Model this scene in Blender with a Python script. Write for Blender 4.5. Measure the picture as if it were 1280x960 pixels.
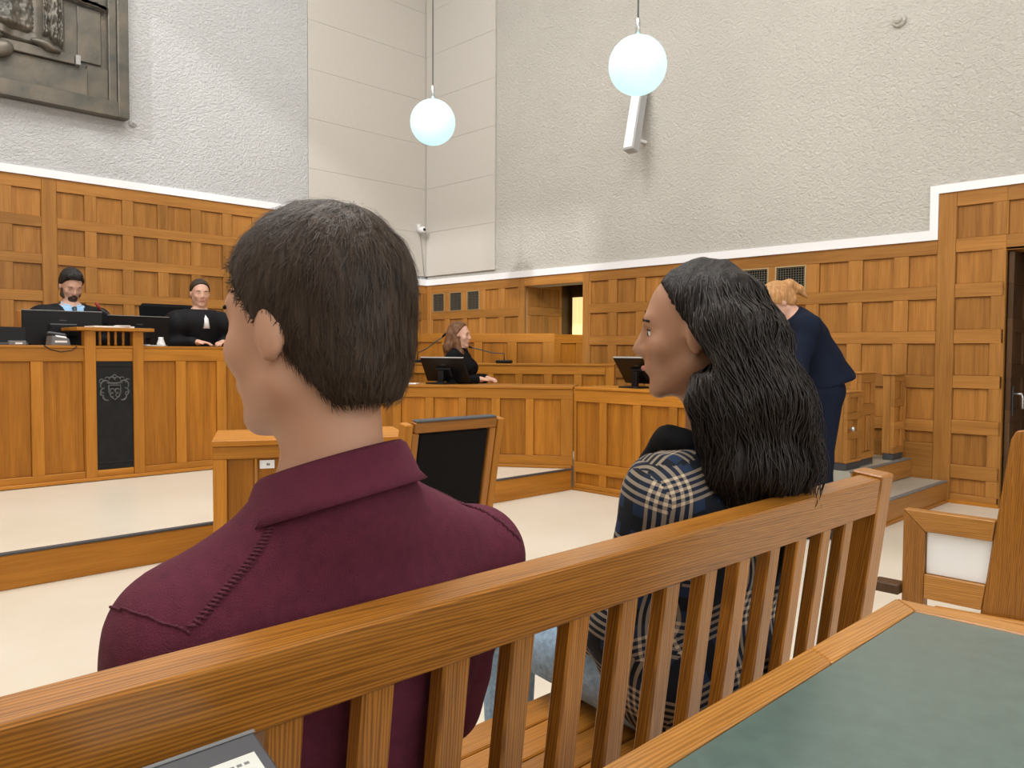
import bpy, bmesh, math, random
import numpy as np
from mathutils import Matrix, Vector, Euler

for _o in list(bpy.data.objects):
    bpy.data.objects.remove(_o)
scene = bpy.context.scene
COL = scene.collection
PI = math.pi
rnd = random.Random(7)

# ------------------------------------------------------------------ camera
# X runs along the back wall, Y along the right wall, Z up; the eye is 1.15 m high
yaw, pitch, roll = math.radians(45.418), math.radians(2.266), math.radians(0.2845)
F0 = Vector((math.cos(yaw), math.sin(yaw), 0)); R0 = Vector((math.sin(yaw), -math.cos(yaw), 0)); U0 = Vector((0, 0, 1))
FW = F0*math.cos(pitch) - U0*math.sin(pitch); UP = U0*math.cos(pitch) + F0*math.sin(pitch)
RT = R0*math.cos(roll) + UP*math.sin(roll); UP = UP*math.cos(roll) - R0*math.sin(roll)
cam_data = bpy.data.cameras.new('camera')
cam_data.sensor_fit = 'HORIZONTAL'; cam_data.sensor_width = 36.0
cam_data.lens = 991.86/1280*36.0
cam_data.clip_start = 0.02
cam = bpy.data.objects.new('camera', cam_data); COL.objects.link(cam)
m = Matrix.Identity(4)
for i in range(3):
    m[i][0] = RT[i]; m[i][1] = UP[i]; m[i][2] = -FW[i]
m[2][3] = 1.15
cam.matrix_world = m
scene.camera = cam

# ------------------------------------------------------------------ world, lights, exposure
world = bpy.data.worlds.new('sky'); scene.world = world
world.use_nodes = True
world.node_tree.nodes['Background'].inputs[0].default_value = (0.75, 0.85, 1.0, 1)
world.node_tree.nodes['Background'].inputs[1].default_value = 1.0
vs = scene.view_settings
vs.view_transform = 'Standard'; vs.look = 'None'; vs.gamma = 1.0; vs.use_curve_mapping = False
vs.exposure = 0.0

def area_light(name, loc, rot, sx, sy, power, col):
    d = bpy.data.lights.new(name, 'AREA'); d.shape = 'RECTANGLE'; d.size = sx; d.size_y = sy
    d.energy = power; d.color = col
    o = bpy.data.objects.new(name, d); COL.objects.link(o); o.location = loc; o.rotation_euler = rot
    return o
# daylight through the two skylights in the ceiling and the high windows of the left wall
area_light('skylight_daylight', (1.0, 1.0, 7.42), (0, 0, 0), 4.4, 2.6, 250, (1.0, 0.975, 0.94))
area_light('skylight_daylight', (2.0, 5.4, 7.42), (0, 0, 0), 4.4, 2.2, 225, (1.0, 0.975, 0.94))
area_light('window_daylight', (-1.6, 4.5, 6.37), (0, math.radians(-90), 0), 1.9, 6.6, 75, (0.84, 0.93, 1.0))
area_light('window_daylight', (1.8, -3.9, 3.2), (math.radians(90), 0, 0), 6.6, 2.6, 150, (0.98, 0.98, 0.98))  # fill from behind the eye, through an added, unseen front window
sun_d = bpy.data.lights.new('sun', 'SUN'); sun_d.energy = 1.5; sun_d.angle = math.radians(2.0); sun_d.color = (1.0, 0.99, 0.97)
sun = bpy.data.objects.new('sun', sun_d); COL.objects.link(sun)
sun.rotation_euler = Vector((1.0, 0.5, -0.53)).to_track_quat('-Z', 'Y').to_euler()

# ------------------------------------------------------------------ materials
def new_mat(name):
    mt = bpy.data.materials.new(name); mt.use_nodes = True
    nt = mt.node_tree
    return mt, nt, nt.nodes['Principled BSDF']
def nd(nt, t, **kw):
    n = nt.nodes.new(t)
    for k, v in kw.items(): setattr(n, k, v)
    return n
def plain(name, col, rough=0.5, metal=0.0, bump=0.0, bscale=200.0, var=0.0, spec=0.5, coat=0.0):
    mt, nt, b = new_mat(name); L = nt.links
    b.inputs['Base Color'].default_value = (*col, 1); b.inputs['Roughness'].default_value = rough
    b.inputs['Metallic'].default_value = metal; b.inputs['Specular IOR Level'].default_value = spec
    b.inputs['Coat Weight'].default_value = coat; b.inputs['Coat Roughness'].default_value = 0.28
    if bump or var:
        tc = nd(nt, 'ShaderNodeTexCoord'); no = nd(nt, 'ShaderNodeTexNoise')
        no.inputs['Scale'].default_value = bscale; no.inputs['Detail'].default_value = 4
        L.new(tc.outputs['Object'], no.inputs['Vector'])
        if bump:
            bp = nd(nt, 'ShaderNodeBump'); bp.inputs['Strength'].default_value = bump; bp.inputs['Distance'].default_value = 0.004
            L.new(no.outputs['Fac'], bp.inputs['Height']); L.new(bp.outputs['Normal'], b.inputs['Normal'])
        if var:
            n2 = nd(nt, 'ShaderNodeTexNoise'); n2.inputs['Scale'].default_value = bscale*0.12; n2.inputs['Detail'].default_value = 5
            L.new(tc.outputs['Object'], n2.inputs['Vector'])
            rp = nd(nt, 'ShaderNodeValToRGB')
            rp.color_ramp.elements[0].position = 0.3; rp.color_ramp.elements[1].position = 0.7
            rp.color_ramp.elements[0].color = (*[c*(1-var) for c in col], 1)
            rp.color_ramp.elements[1].color = (*[min(1, c*(1+var)) for c in col], 1)
            L.new(n2.outputs['Fac'], rp.inputs['Fac']); L.new(rp.outputs['Color'], b.inputs['Base Color'])
    return mt
def wood(name, col, axis='z', rough=0.42, grain=1.0, contrast=0.33, rings=0.0, coat=0.05, knots=0.0):
    """oak or pine: noise stretched along the grain axis, a shift of its own for every piece"""
    mt, nt, b = new_mat(name); L = nt.links
    tc = nd(nt, 'ShaderNodeTexCoord'); oi = nd(nt, 'ShaderNodeObjectInfo')
    add = nd(nt, 'ShaderNodeVectorMath', operation='ADD'); sc = nd(nt, 'ShaderNodeVectorMath', operation='SCALE')
    comb = nd(nt, 'ShaderNodeCombineXYZ')
    for i in range(3): L.new(oi.outputs['Random'], comb.inputs[i])
    L.new(comb.outputs[0], sc.inputs[0]); sc.inputs['Scale'].default_value = 37.0
    L.new(tc.outputs['Object'], add.inputs[0]); L.new(sc.outputs[0], add.inputs[1])
    def mapped(s, stretch):
        mp = nd(nt, 'ShaderNodeMapping'); v = [s, s, s]; v['xyz'.index(axis)] = s*stretch
        mp.inputs['Scale'].default_value = v; L.new(add.outputs[0], mp.inputs['Vector']); return mp
    n1 = nd(nt, 'ShaderNodeTexNoise'); n1.inputs['Scale'].default_value = 1.0; n1.inputs['Detail'].default_value = 5; n1.inputs['Distortion'].default_value = 0.6
    L.new(mapped(16*grain, 0.07).outputs[0], n1.inputs['Vector'])
    n2 = nd(nt, 'ShaderNodeTexNoise'); n2.inputs['Scale'].default_value = 1.0; n2.inputs['Detail'].default_value = 3
    L.new(mapped(170*grain, 0.025).outputs[0], n2.inputs['Vector'])
    mx = nd(nt, 'ShaderNodeMath', operation='MULTIPLY_ADD'); mx.inputs[1].default_value = 0.45
    L.new(n2.outputs['Fac'], mx.inputs[0])
    m2 = nd(nt, 'ShaderNodeMath', operation='MULTIPLY'); m2.inputs[1].default_value = 0.55
    src = n1.outputs['Fac']
    if rings:
        wv = nd(nt, 'ShaderNodeTexWave'); wv.wave_type = 'BANDS'; wv.bands_direction = 'DIAGONAL'
        wv.inputs['Scale'].default_value = 1.0; wv.inputs['Distortion'].default_value = 9.0; wv.inputs['Detail'].default_value = 3.0
        wv.inputs['Detail Scale'].default_value = 0.6
        L.new(mapped(rings, 0.035).outputs[0], wv.inputs['Vector'])
        mm = nd(nt, 'ShaderNodeMix'); mm.data_type = 'FLOAT'; mm.inputs[0].default_value = 0.55
        L.new(n1.outputs['Fac'], mm.inputs[2]); L.new(wv.outputs['Fac'], mm.inputs[3]); src = mm.outputs[0]
    L.new(src, m2.inputs[0]); L.new(m2.outputs[0], mx.inputs[2])
    rp = nd(nt, 'ShaderNodeValToRGB'); e = rp.color_ramp.elements
    e[0].position = 0.30; e[1].position = 0.72
    e[0].color = (*[c*(1-contrast)*f for c, f in zip(col, (1.0, 0.92, 0.8))], 1)
    e[1].color = (*[min(1, c*(1+contrast*0.75)) for c in col], 1)
    L.new(mx.outputs[0], rp.inputs['Fac'])
    hs = nd(nt, 'ShaderNodeHueSaturation')
    mr = nd(nt, 'ShaderNodeMapRange'); mr.inputs['To Min'].default_value = 0.84; mr.inputs['To Max'].default_value = 1.16
    L.new(oi.outputs['Random'], mr.inputs['Value']); L.new(mr.outputs[0], hs.inputs['Value'])
    L.new(rp.outputs['Color'], hs.inputs['Color'])
    colout = hs.outputs['Color']
    if knots:
        vo = nd(nt, 'ShaderNodeTexVoronoi'); vo.inputs['Scale'].default_value = 1.0; vo.inputs['Randomness'].default_value = 1.0
        L.new(mapped(knots, 0.45).outputs[0], vo.inputs['Vector'])
        kr = nd(nt, 'ShaderNodeValToRGB'); ke = kr.color_ramp.elements
        ke[0].position = 0.045; ke[0].color = (0.30, 0.22, 0.16, 1); ke[1].position = 0.11; ke[1].color = (1, 1, 1, 1)
        L.new(vo.outputs['Distance'], kr.inputs['Fac'])
        mk = nd(nt, 'ShaderNodeMix'); mk.data_type = 'RGBA'; mk.blend_type = 'MULTIPLY'; mk.inputs[0].default_value = 1.0
        L.new(colout, mk.inputs[6]); L.new(kr.outputs['Color'], mk.inputs[7]); colout = mk.outputs[2]
    L.new(colout, b.inputs['Base Color'])
    b.inputs['Roughness'].default_value = rough; b.inputs['Coat Weight'].default_value = coat; b.inputs['Coat Roughness'].default_value = 0.24; b.inputs['Specular IOR Level'].default_value = 0.2
    bp = nd(nt, 'ShaderNodeBump'); bp.inputs['Strength'].default_value = 0.12; bp.inputs['Distance'].default_value = 0.002
    L.new(n2.outputs['Fac'], bp.inputs['Height']); L.new(bp.outputs['Normal'], b.inputs['Normal'])
    return mt

M = {}
OAK = (0.385, 0.176, 0.043)
OAKP = (0.37, 0.164, 0.038)
for ax in 'xyz':
    M['oak_'+ax] = wood('oak_'+ax, OAK, ax)
M['oak_panel'] = wood('oak_panel', OAKP, 'z', contrast=0.40)
HON = (0.42, 0.172, 0.022)
for ax in 'xyz':
    M['honey_'+ax] = wood('honey_'+ax, HON, ax, contrast=0.3)
M['honey_panel'] = wood('honey_panel', (0.36, 0.138, 0.015), 'z', contrast=0.42)
PINE = (0.33, 0.130, 0.016)
for ax in 'xyz':
    M['pine_'+ax] = wood('pine_'+ax, PINE, ax, rough=0.36, contrast=0.42, rings=150.0, coat=0.55, knots=5.0)
M['pine_pale_x'] = wood('pine_pale_x', (0.42, 0.190, 0.040), 'x', rough=0.36, contrast=0.30, rings=110, coat=0.55)
M['pine_pale_y'] = wood('pine_pale_y', (0.42, 0.190, 0.040), 'y', rough=0.36, contrast=0.30, rings=110, coat=0.55)
M['chair_wood'] = wood('chair_wood', (0.33, 0.135, 0.03), 'z', rough=0.35)
M['chair_wood_x'] = wood('chair_wood_x', (0.33, 0.135, 0.03), 'x', rough=0.35)
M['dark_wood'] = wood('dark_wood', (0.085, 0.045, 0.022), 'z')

def plaster(name, col):
    mt, nt, b = new_mat(name); L = nt.links
    tc = nd(nt, 'ShaderNodeTexCoord')
    n1 = nd(nt, 'ShaderNodeTexNoise'); n1.inputs['Scale'].default_value = 36; n1.inputs['Detail'].default_value = 5; n1.inputs['Roughness'].default_value = 0.55; n1.inputs['Distortion'].default_value = 0.7
    mp = nd(nt, 'ShaderNodeMapping'); mp.inputs['Rotation'].default_value = (0.5, 0.4, 0.3); mp.inputs['Scale'].default_value = (1, 1, 1.3)
    L.new(tc.outputs['Object'], mp.inputs['Vector']); L.new(mp.outputs[0], n1.inputs['Vector'])
    bp = nd(nt, 'ShaderNodeBump'); bp.inputs['Strength'].default_value = 0.8; bp.inputs['Distance'].default_value = 0.03
    L.new(n1.outputs['Fac'], bp.inputs['Height']); L.new(bp.outputs['Normal'], b.inputs['Normal'])
    n2 = nd(nt, 'ShaderNodeTexNoise'); n2.inputs['Scale'].default_value = 0.8; n2.inputs['Detail'].default_value = 4
    L.new(tc.outputs['Object'], n2.inputs['Vector'])
    rp = nd(nt, 'ShaderNodeValToRGB'); e = rp.color_ramp.elements
    e[0].position = 0.3; e[1].position = 0.7
    e[0].color = (*[c*0.93 for c in col], 1); e[1].color = (*[min(1, c*1.04) for c in col], 1)
    L.new(n2.outputs['Fac'], rp.inputs['Fac']); L.new(rp.outputs['Color'], b.inputs['Base Color'])
    b.inputs['Roughness'].default_value = 0.9; b.inputs['Specular IOR Level'].default_value = 0.2
    return mt
M['plaster_back'] = plaster('plaster_back', (0.54, 0.54, 0.54))
M['plaster_right'] = plaster('plaster_right', (0.56, 0.535, 0.485))
M['acoustic'] = plain('acoustic_board', (0.555, 0.52, 0.47), 0.85, bump=0.12, bscale=500, var=0.03)
M['trim'] = plain('white_paint', (0.86, 0.86, 0.87), 0.5)
M['joint'] = plain('joint_dark', (0.22, 0.20, 0.17), 0.9)
M['white'] = plain('white_plastic', (0.80, 0.80, 0.80), 0.4)
M['paper'] = plain('paper', (0.83, 0.83, 0.82), 0.7)
M['ceiling'] = plain('ceiling_paint', (0.78, 0.77, 0.74), 0.9)
M['wall_plain'] = plain('wall_paint', (0.66, 0.63, 0.58), 0.9)
M['black'] = plain('black_plastic', (0.007, 0.007, 0.008), 0.38, spec=0.25)
M['black_soft'] = plain('black_soft', (0.004, 0.004, 0.005), 0.8, spec=0.1)
M['screen_back'] = plain('screen_back', (0.006, 0.006, 0.007), 0.35, spec=0.25)
M['grey_edge'] = plain('grey_edge', (0.30, 0.29, 0.28), 0.4)
M['dark_grey'] = plain('dark_grey', (0.05, 0.05, 0.055), 0.5)
M['mid_grey'] = plain('mid_grey', (0.16, 0.16, 0.16), 0.5)
M['steel'] = plain('steel', (0.62, 0.62, 0.62), 0.3, metal=0.9)
M['brass'] = plain('brass', (0.55, 0.42, 0.22), 0.4, metal=0.7)
M['upholstery'] = plain('black_fabric', (0.006, 0.005, 0.005), 0.9, bump=0.5, bscale=900, spec=0.15)
M['leather'] = plain('green_leather', (0.066, 0.112, 0.098), 0.36, bump=0.08, bscale=420, var=0.12, spec=0.6, coat=0.8)
M['skin_a'] = plain('skin_fair', (0.62, 0.36, 0.26), 0.5)
M['skin_b'] = plain('skin_warm', (0.50, 0.27, 0.17), 0.5)
M['skin_c'] = plain('skin_tan', (0.37, 0.185, 0.105), 0.5)
M['lip'] = plain('lips', (0.45, 0.16, 0.13), 0.45)
M['eye_white'] = plain('eye_white', (0.75, 0.73, 0.70), 0.3)
M['iris'] = plain('iris', (0.04, 0.025, 0.015), 0.2)
M['maroon'] = plain('maroon_knit', (0.100, 0.016, 0.033), 0.85, bump=0.55, bscale=620, var=0.14, spec=0.25)
M['maroon_rib'] = plain('maroon_rib', (0.112, 0.018, 0.038), 0.85, bump=0.6, bscale=700, var=0.08, spec=0.25)
M['maroon_seam'] = plain('maroon_seam', (0.085, 0.012, 0.026), 0.9)
M['navy'] = plain('navy_cloth', (0.006, 0.010, 0.024), 0.85, bump=0.2, bscale=500, spec=0.15)
M['black_cloth'] = plain('black_cloth', (0.004, 0.004, 0.005), 0.9, bump=0.2, bscale=500, spec=0.15)
M['gown'] = plain('gown_cloth', (0.005, 0.005, 0.007), 0.7, bump=0.2, bscale=300, spec=0.2)
M['velvet'] = plain('purple_velvet', (0.022, 0.010, 0.045), 0.8)
M['blue_shirt'] = plain('blue_shirt', (0.33, 0.56, 0.82), 0.7)
M['tie'] = plain('teal_tie', (0.012, 0.035, 0.055), 0.5)
M['denim'] = plain('denim', (0.24, 0.34, 0.45), 0.85, bump=0.4, bscale=700, var=0.25)
M['shoe'] = plain('shoe_leather', (0.015, 0.012, 0.010), 0.4)
def hair_mat(name, dark, light, scale=70.0, axis=2):
    mt, nt, b = new_mat(name); L = nt.links
    tc = nd(nt, 'ShaderNodeTexCoord'); mp = nd(nt, 'ShaderNodeMapping')
    v = [scale*2.2]*3; v[axis] = scale*0.25; mp.inputs['Scale'].default_value = v
    no = nd(nt, 'ShaderNodeTexNoise'); no.inputs['Scale'].default_value = 1; no.inputs['Detail'].default_value = 4; no.inputs['Distortion'].default_value = 0.8
    L.new(tc.outputs['Object'], mp.inputs['Vector']); L.new(mp.outputs[0], no.inputs['Vector'])
    rp = nd(nt, 'ShaderNodeValToRGB'); e = rp.color_ramp.elements; e[0].position = 0.3; e[1].position = 0.75
    e[0].color = (*dark, 1); e[1].color = (*light, 1)
    L.new(no.outputs['Fac'], rp.inputs['Fac']); L.new(rp.outputs['Color'], b.inputs['Base Color'])
    bp = nd(nt, 'ShaderNodeBump'); bp.inputs['Strength'].default_value = 0.9; bp.inputs['Distance'].default_value = 0.004
    L.new(no.outputs['Fac'], bp.inputs['Height']); L.new(bp.outputs['Normal'], b.inputs['Normal'])
    b.inputs['Roughness'].default_value = 0.5; b.inputs['Specular IOR Level'].default_value = 0.25
    return mt
M['hair_brown'] = hair_mat('hair_brown', (0.014, 0.009, 0.006), (0.068, 0.042, 0.026))
M['hair_black'] = hair_mat('hair_black', (0.004, 0.003, 0.003), (0.024, 0.017, 0.014))
M['hair_brown_strand'] = plain('hair_brown_strand', (0.040, 0.025, 0.016), 0.5, spec=0.25)
M['hair_strand'] = plain('hair_strand', (0.020, 0.014, 0.011), 0.45, spec=0.3)
M['hair_dark'] = hair_mat('hair_dark', (0.004, 0.004, 0.004), (0.03, 0.025, 0.022), 60)
M['hair_auburn'] = hair_mat('hair_auburn', (0.055, 0.022, 0.010), (0.25, 0.115, 0.05), 50)
M['hair_blond'] = hair_mat('hair_blond', (0.30, 0.14, 0.05), (0.62, 0.34, 0.14), 50)
M['hair_grey'] = hair_mat('hair_grey', (0.06, 0.05, 0.045), (0.2, 0.17, 0.14), 50)
M['beard'] = hair_mat('beard', (0.02, 0.015, 0.012), (0.11, 0.075, 0.055), 150)

def plaid():
    mt, nt, b = new_mat('plaid_flannel'); L = nt.links
    tc = nd(nt, 'ShaderNodeTexCoord'); sp = nd(nt, 'ShaderNodeSeparateXYZ')
    L.new(tc.outputs['UV'], sp.inputs[0])
    def math_(op, a, bb=None, c=None):
        n = nd(nt, 'ShaderNodeMath', operation=op)
        for i, v in enumerate((a, bb, c)):
            if v is None: continue
            if isinstance(v, (int, float)): n.inputs[i].default_value = v
            else: L.new(v, n.inputs[i])
        return n.outputs[0]
    uu = sp.outputs['X']; vv = sp.outputs['Y']
    def band(c, P, off):
        t = math_('FRACT', math_('MULTIPLY_ADD', c, 1.0/P, off))
        inb = math_('LESS_THAN', t, 0.46)
        ln = math_('LESS_THAN', math_('FRACT', math_('MULTIPLY', t, 10.0)), 0.46)
        dark = math_('MULTIPLY', math_('GREATER_THAN', t, 0.62), math_('LESS_THAN', t, 0.84))
        return inb, math_('MULTIPLY', inb, ln), dark
    P = 0.130
    b1, l1, d1 = band(uu, P, 0.17); b2, l2, d2 = band(vv, P, 0.33)
    dk = math_('MAXIMUM', d1, d2)
    def mixc(fac, a, bb):
        n = nd(nt, 'ShaderNodeMix'); n.data_type = 'RGBA'
        if isinstance(fac, (int, float)): n.inputs[0].default_value = fac
        else: L.new(fac, n.inputs[0])
        for i, v in ((6, a), (7, bb)):
            if isinstance(v, tuple): n.inputs[i].default_value = (*v, 1)
            else: L.new(v, n.inputs[i])
        return n.outputs[2]
    base = mixc(dk, (0.016, 0.030, 0.066), (0.009, 0.011, 0.016))
    ink = mixc(math_('MULTIPLY', math_('MAXIMUM', b1, b2), 0.65), base, (0.010, 0.012, 0.018))
    s = math_('MULTIPLY_ADD', math_('ADD', l1, l2), 0.42, math_('MULTIPLY', math_('MULTIPLY', l1, l2), 0.3))
    c = mixc(math_('MINIMUM', s, 1.0), ink, (0.50, 0.40, 0.28))
    L.new(c, b.inputs['Base Color']); b.inputs['Roughness'].default_value = 0.9; b.inputs['Specular IOR Level'].default_value = 0.2
    no = nd(nt, 'ShaderNodeTexNoise'); no.inputs['Scale'].default_value = 700
    L.new(tc.outputs['Object'], no.inputs['Vector'])
    bp = nd(nt, 'ShaderNodeBump'); bp.inputs['Strength'].default_value = 0.3; bp.inputs['Distance'].default_value = 0.003
    L.new(no.outputs['Fac'], bp.inputs['Height']); L.new(bp.outputs['Normal'], b.inputs['Normal'])
    return mt
M['plaid'] = plaid()

def floor_mat(name, col):
    mt, nt, b = new_mat(name); L = nt.links
    tc = nd(nt, 'ShaderNodeTexCoord')
    n1 = nd(nt, 'ShaderNodeTexNoise'); n1.inputs['Scale'].default_value = 1.6; n1.inputs['Detail'].default_value = 7; n1.inputs['Roughness'].default_value = 0.6
    L.new(tc.outputs['Object'], n1.inputs['Vector'])
    rp = nd(nt, 'ShaderNodeValToRGB'); e = rp.color_ramp.elements
    e[0].position = 0.32; e[1].position = 0.68
    e[0].color = (*[c*f for c, f in zip(col, (0.93, 0.91, 0.87))], 1); e[1].color = (*col, 1)
    L.new(n1.outputs['Fac'], rp.inputs['Fac'])
    mp = nd(nt, 'ShaderNodeMapping'); mp.inputs['Scale'].default_value = (3.0, 14.0, 1.0); mp.inputs['Rotation'].default_value = (0, 0, 0.35)
    L.new(tc.outputs['Object'], mp.inputs['Vector'])
    n2 = nd(nt, 'ShaderNodeTexNoise'); n2.inputs['Scale'].default_value = 1.0; n2.inputs['Detail'].default_value = 4
    L.new(mp.outputs[0], n2.inputs['Vector'])
    r2 = nd(nt, 'ShaderNodeValToRGB'); e2 = r2.color_ramp.elements
    e2[0].position = 0.24; e2[0].color = (0.55, 0.50, 0.44, 1); e2[1].position = 0.30; e2[1].color = (1, 1, 1, 1)
    L.new(n2.outputs['Fac'], r2.inputs['Fac'])
    mk = nd(nt, 'ShaderNodeMix'); mk.data_type = 'RGBA'; mk.blend_type = 'MULTIPLY'; mk.inputs[0].default_value = 0.5
    L.new(rp.outputs['Color'], mk.inputs[6]); L.new(r2.outputs['Color'], mk.inputs[7])
    L.new(mk.outputs[2], b.inputs['Base Color'])
    b.inputs['Roughness'].default_value = 0.34
    return mt
M['lino'] = floor_mat('cream_linoleum', (0.69, 0.63, 0.53))
M['lino_grey'] = floor_mat('grey_linoleum', (0.42, 0.41, 0.35))
def emit(name, col, strength):
    mt, nt, b = new_mat(name)
    b.inputs['Base Color'].default_value = (*col, 1); b.inputs['Emission Color'].default_value = (*col, 1)
    b.inputs['Emission Strength'].default_value = strength
    b.inputs['Roughness'].default_value = 0.25
    return mt
M['globe'] = emit('opal_glass_lit', (0.50, 0.93, 0.98), 0.85)
M['lit_blind'] = emit('lit_blind', (1.0, 0.80, 0.36), 0.95)
M['strip'] = emit('strip_lamp', (1.0, 0.82, 0.60), 1.0)
M['sky_pane'] = emit('frosted_skylight_pane', (1.0, 0.97, 0.93), 1.5)
def window_glass():
    mt, nt, b = new_mat('window_glass'); L = nt.links
    tr = nd(nt, 'ShaderNodeBsdfTransparent'); gl = nd(nt, 'ShaderNodeBsdfGlossy'); gl.inputs['Roughness'].default_value = 0.02
    mx = nd(nt, 'ShaderNodeMixShader'); mx.inputs[0].default_value = 0.06
    L.new(tr.outputs[0], mx.inputs[1]); L.new(gl.outputs[0], mx.inputs[2])
    L.new(mx.outputs[0], nt.nodes['Material Output'].inputs['Surface'])
    return mt
M['glass'] = window_glass()
def bronze():
    mt, nt, b = new_mat('patinated_bronze'); L = nt.links
    tc = nd(nt, 'ShaderNodeTexCoord')
    n1 = nd(nt, 'ShaderNodeTexNoise'); n1.inputs['Scale'].default_value = 5; n1.inputs['Detail'].default_value = 7
    L.new(tc.outputs['Object'], n1.inputs['Vector'])
    rp = nd(nt, 'ShaderNodeValToRGB'); e = rp.color_ramp.elements
    e[0].position = 0.3; e[0].color = (0.075, 0.075, 0.065, 1); e[1].position = 0.75; e[1].color = (0.165, 0.138, 0.105, 1)
    L.new(n1.outputs['Fac'], rp.inputs['Fac']); L.new(rp.outputs['Color'], b.inputs['Base Color'])
    b.inputs['Metallic'].default_value = 0.35; b.inputs['Roughness'].default_value = 0.42
    bp = nd(nt, 'ShaderNodeBump'); bp.inputs['Strength'].default_value = 0.25; bp.inputs['Distance'].default_value = 0.01
    n2 = nd(nt, 'ShaderNodeTexNoise'); n2.inputs['Scale'].default_value = 30
    L.new(tc.outputs['Object'], n2.inputs['Vector'])
    L.new(n2.outputs['Fac'], bp.inputs['Height']); L.new(bp.outputs['Normal'], b.inputs['Normal'])
    return mt
M['bronze'] = bronze()

# ------------------------------------------------------------------ mesh helpers
def tag(o, label=None, cat=None, group=None, kind=None):
    if label: o['label'] = label
    if cat: o['category'] = cat
    if group: o['group'] = group
    if kind: o['kind'] = kind
    return o
def link(name, me, mat, parent=None, loc=(0, 0, 0), rot=None):
    """world location and rotation; the parent has a location only"""
    o = bpy.data.objects.new(name, me); COL.objects.link(o)
    if mat is not None:
        mt = M[mat] if isinstance(mat, str) else mat
        if not me.materials: me.materials.append(mt)
        elif me.materials[0] != mt:
            o.material_slots[0].link = 'OBJECT'; o.material_slots[0].material = mt
    p = Vector(loc)
    if parent is not None:
        o.parent = parent
        p = p - world_loc(parent)
    o.location = p
    if rot is not None: o.rotation_euler = rot
    return o
def world_loc(o):
    p = Vector((0, 0, 0))
    while o is not None:
        p += o.location; o = o.parent
    return p
def thing(name, loc, label, cat, group=None):
    o = bpy.data.objects.new(name, None); COL.objects.link(o); o.location = loc
    o.empty_display_size = 0.1
    return tag(o, label, cat, group)
_boxes = {}
def box_mesh(d, bev, mat):
    key = (round(d[0], 4), round(d[1], 4), round(d[2], 4), round(bev, 4), mat)
    if key not in _boxes:
        bm = bmesh.new(); bmesh.ops.create_cube(bm, size=1.0)
        for v in bm.verts: v.co = Vector((v.co.x*d[0], v.co.y*d[1], v.co.z*d[2]))
        b = min(bev, min(d)*0.45)
        if b > 0: bmesh.ops.bevel(bm, geom=list(bm.edges), offset=b, segments=1, affect='EDGES')
        me = bpy.data.meshes.new('box'); bm.to_mesh(me); bm.free(); _boxes[key] = me
    return _boxes[key]
def box(name, c, d, mat, parent=None, rot=None, bev=0.003):
    return link(name, box_mesh(d, bev, mat), mat, parent, c, rot)
def boxlh(name, lo, hi, mat, parent=None, bev=0.003):
    c = [(a+b)/2 for a, b in zip(lo, hi)]; d = [abs(b-a) for a, b in zip(lo, hi)]
    return box(name, c, d, mat, parent, None, bev)
def bm_mesh(bm, smooth=False, name='mesh'):
    bmesh.ops.recalc_face_normals(bm, faces=bm.faces)
    me = bpy.data.meshes.new(name); bm.to_mesh(me); bm.free()
    if smooth: me.shade_smooth()
    return me
def boxes_mesh(lst):
    bm = bmesh.new()
    for lo, hi in lst:
        r = bmesh.ops.create_cube(bm, size=1.0)
        for v in r['verts']:
            v.co = Vector([(a+b)/2 + q*(b-a) for a, b, q in zip(lo, hi, v.co)])
    return bm_mesh(bm)
def lathe(profile, seg=24):
    bm = bmesh.new(); rings = []
    for r, z in profile:
        rings.append([bm.verts.new((r*math.cos(2*PI*i/seg), r*math.sin(2*PI*i/seg), z)) for i in range(seg)])
    for a, b in zip(rings[:-1], rings[1:]):
        for i in range(seg):
            bm.faces.new((a[i], a[(i+1) % seg], b[(i+1) % seg], b[i]))
    bm.faces.new(rings[0][::-1]); bm.faces.new(rings[-1])
    bmesh.ops.remove_doubles(bm, verts=bm.verts, dist=1e-6)
    return bm_mesh(bm, True)
def tube_into(bm, pts, rad, seg=8):
    pts = [Vector(p) for p in pts]; n = len(pts)
    if not hasattr(rad, '__len__'): rad = [rad]*n
    rings = []; ref = None
    for i in range(n):
        t = (pts[min(i+1, n-1)] - pts[max(i-1, 0)]).normalized()
        if ref is None:
            ref = Vector((0, 0, 1)) if abs(t.z) < 0.9 else Vector((1, 0, 0))
        a = (ref - t*ref.dot(t)).normalized(); ref = a; b = t.cross(a)
        rings.append([bm.verts.new(pts[i] + (a*math.cos(2*PI*k/seg) + b*math.sin(2*PI*k/seg))*rad[i]) for k in range(seg)])
    for r0, r1 in zip(rings[:-1], rings[1:]):
        for k in range(seg):
            bm.faces.new((r0[k], r0[(k+1) % seg], r1[(k+1) % seg], r1[k]))
    bm.faces.new(rings[0][::-1]); bm.faces.new(rings[-1])
def tube(name, pts, rad, mat, parent=None, seg=8):
    """points in world coordinates; the mesh origin sits on the first point"""
    o0 = Vector(pts[0]); bm = bmesh.new()
    tube_into(bm, [Vector(p)-o0 for p in pts], rad, seg)
    return link(name, bm_mesh(bm, True), mat, parent, o0)
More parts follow.
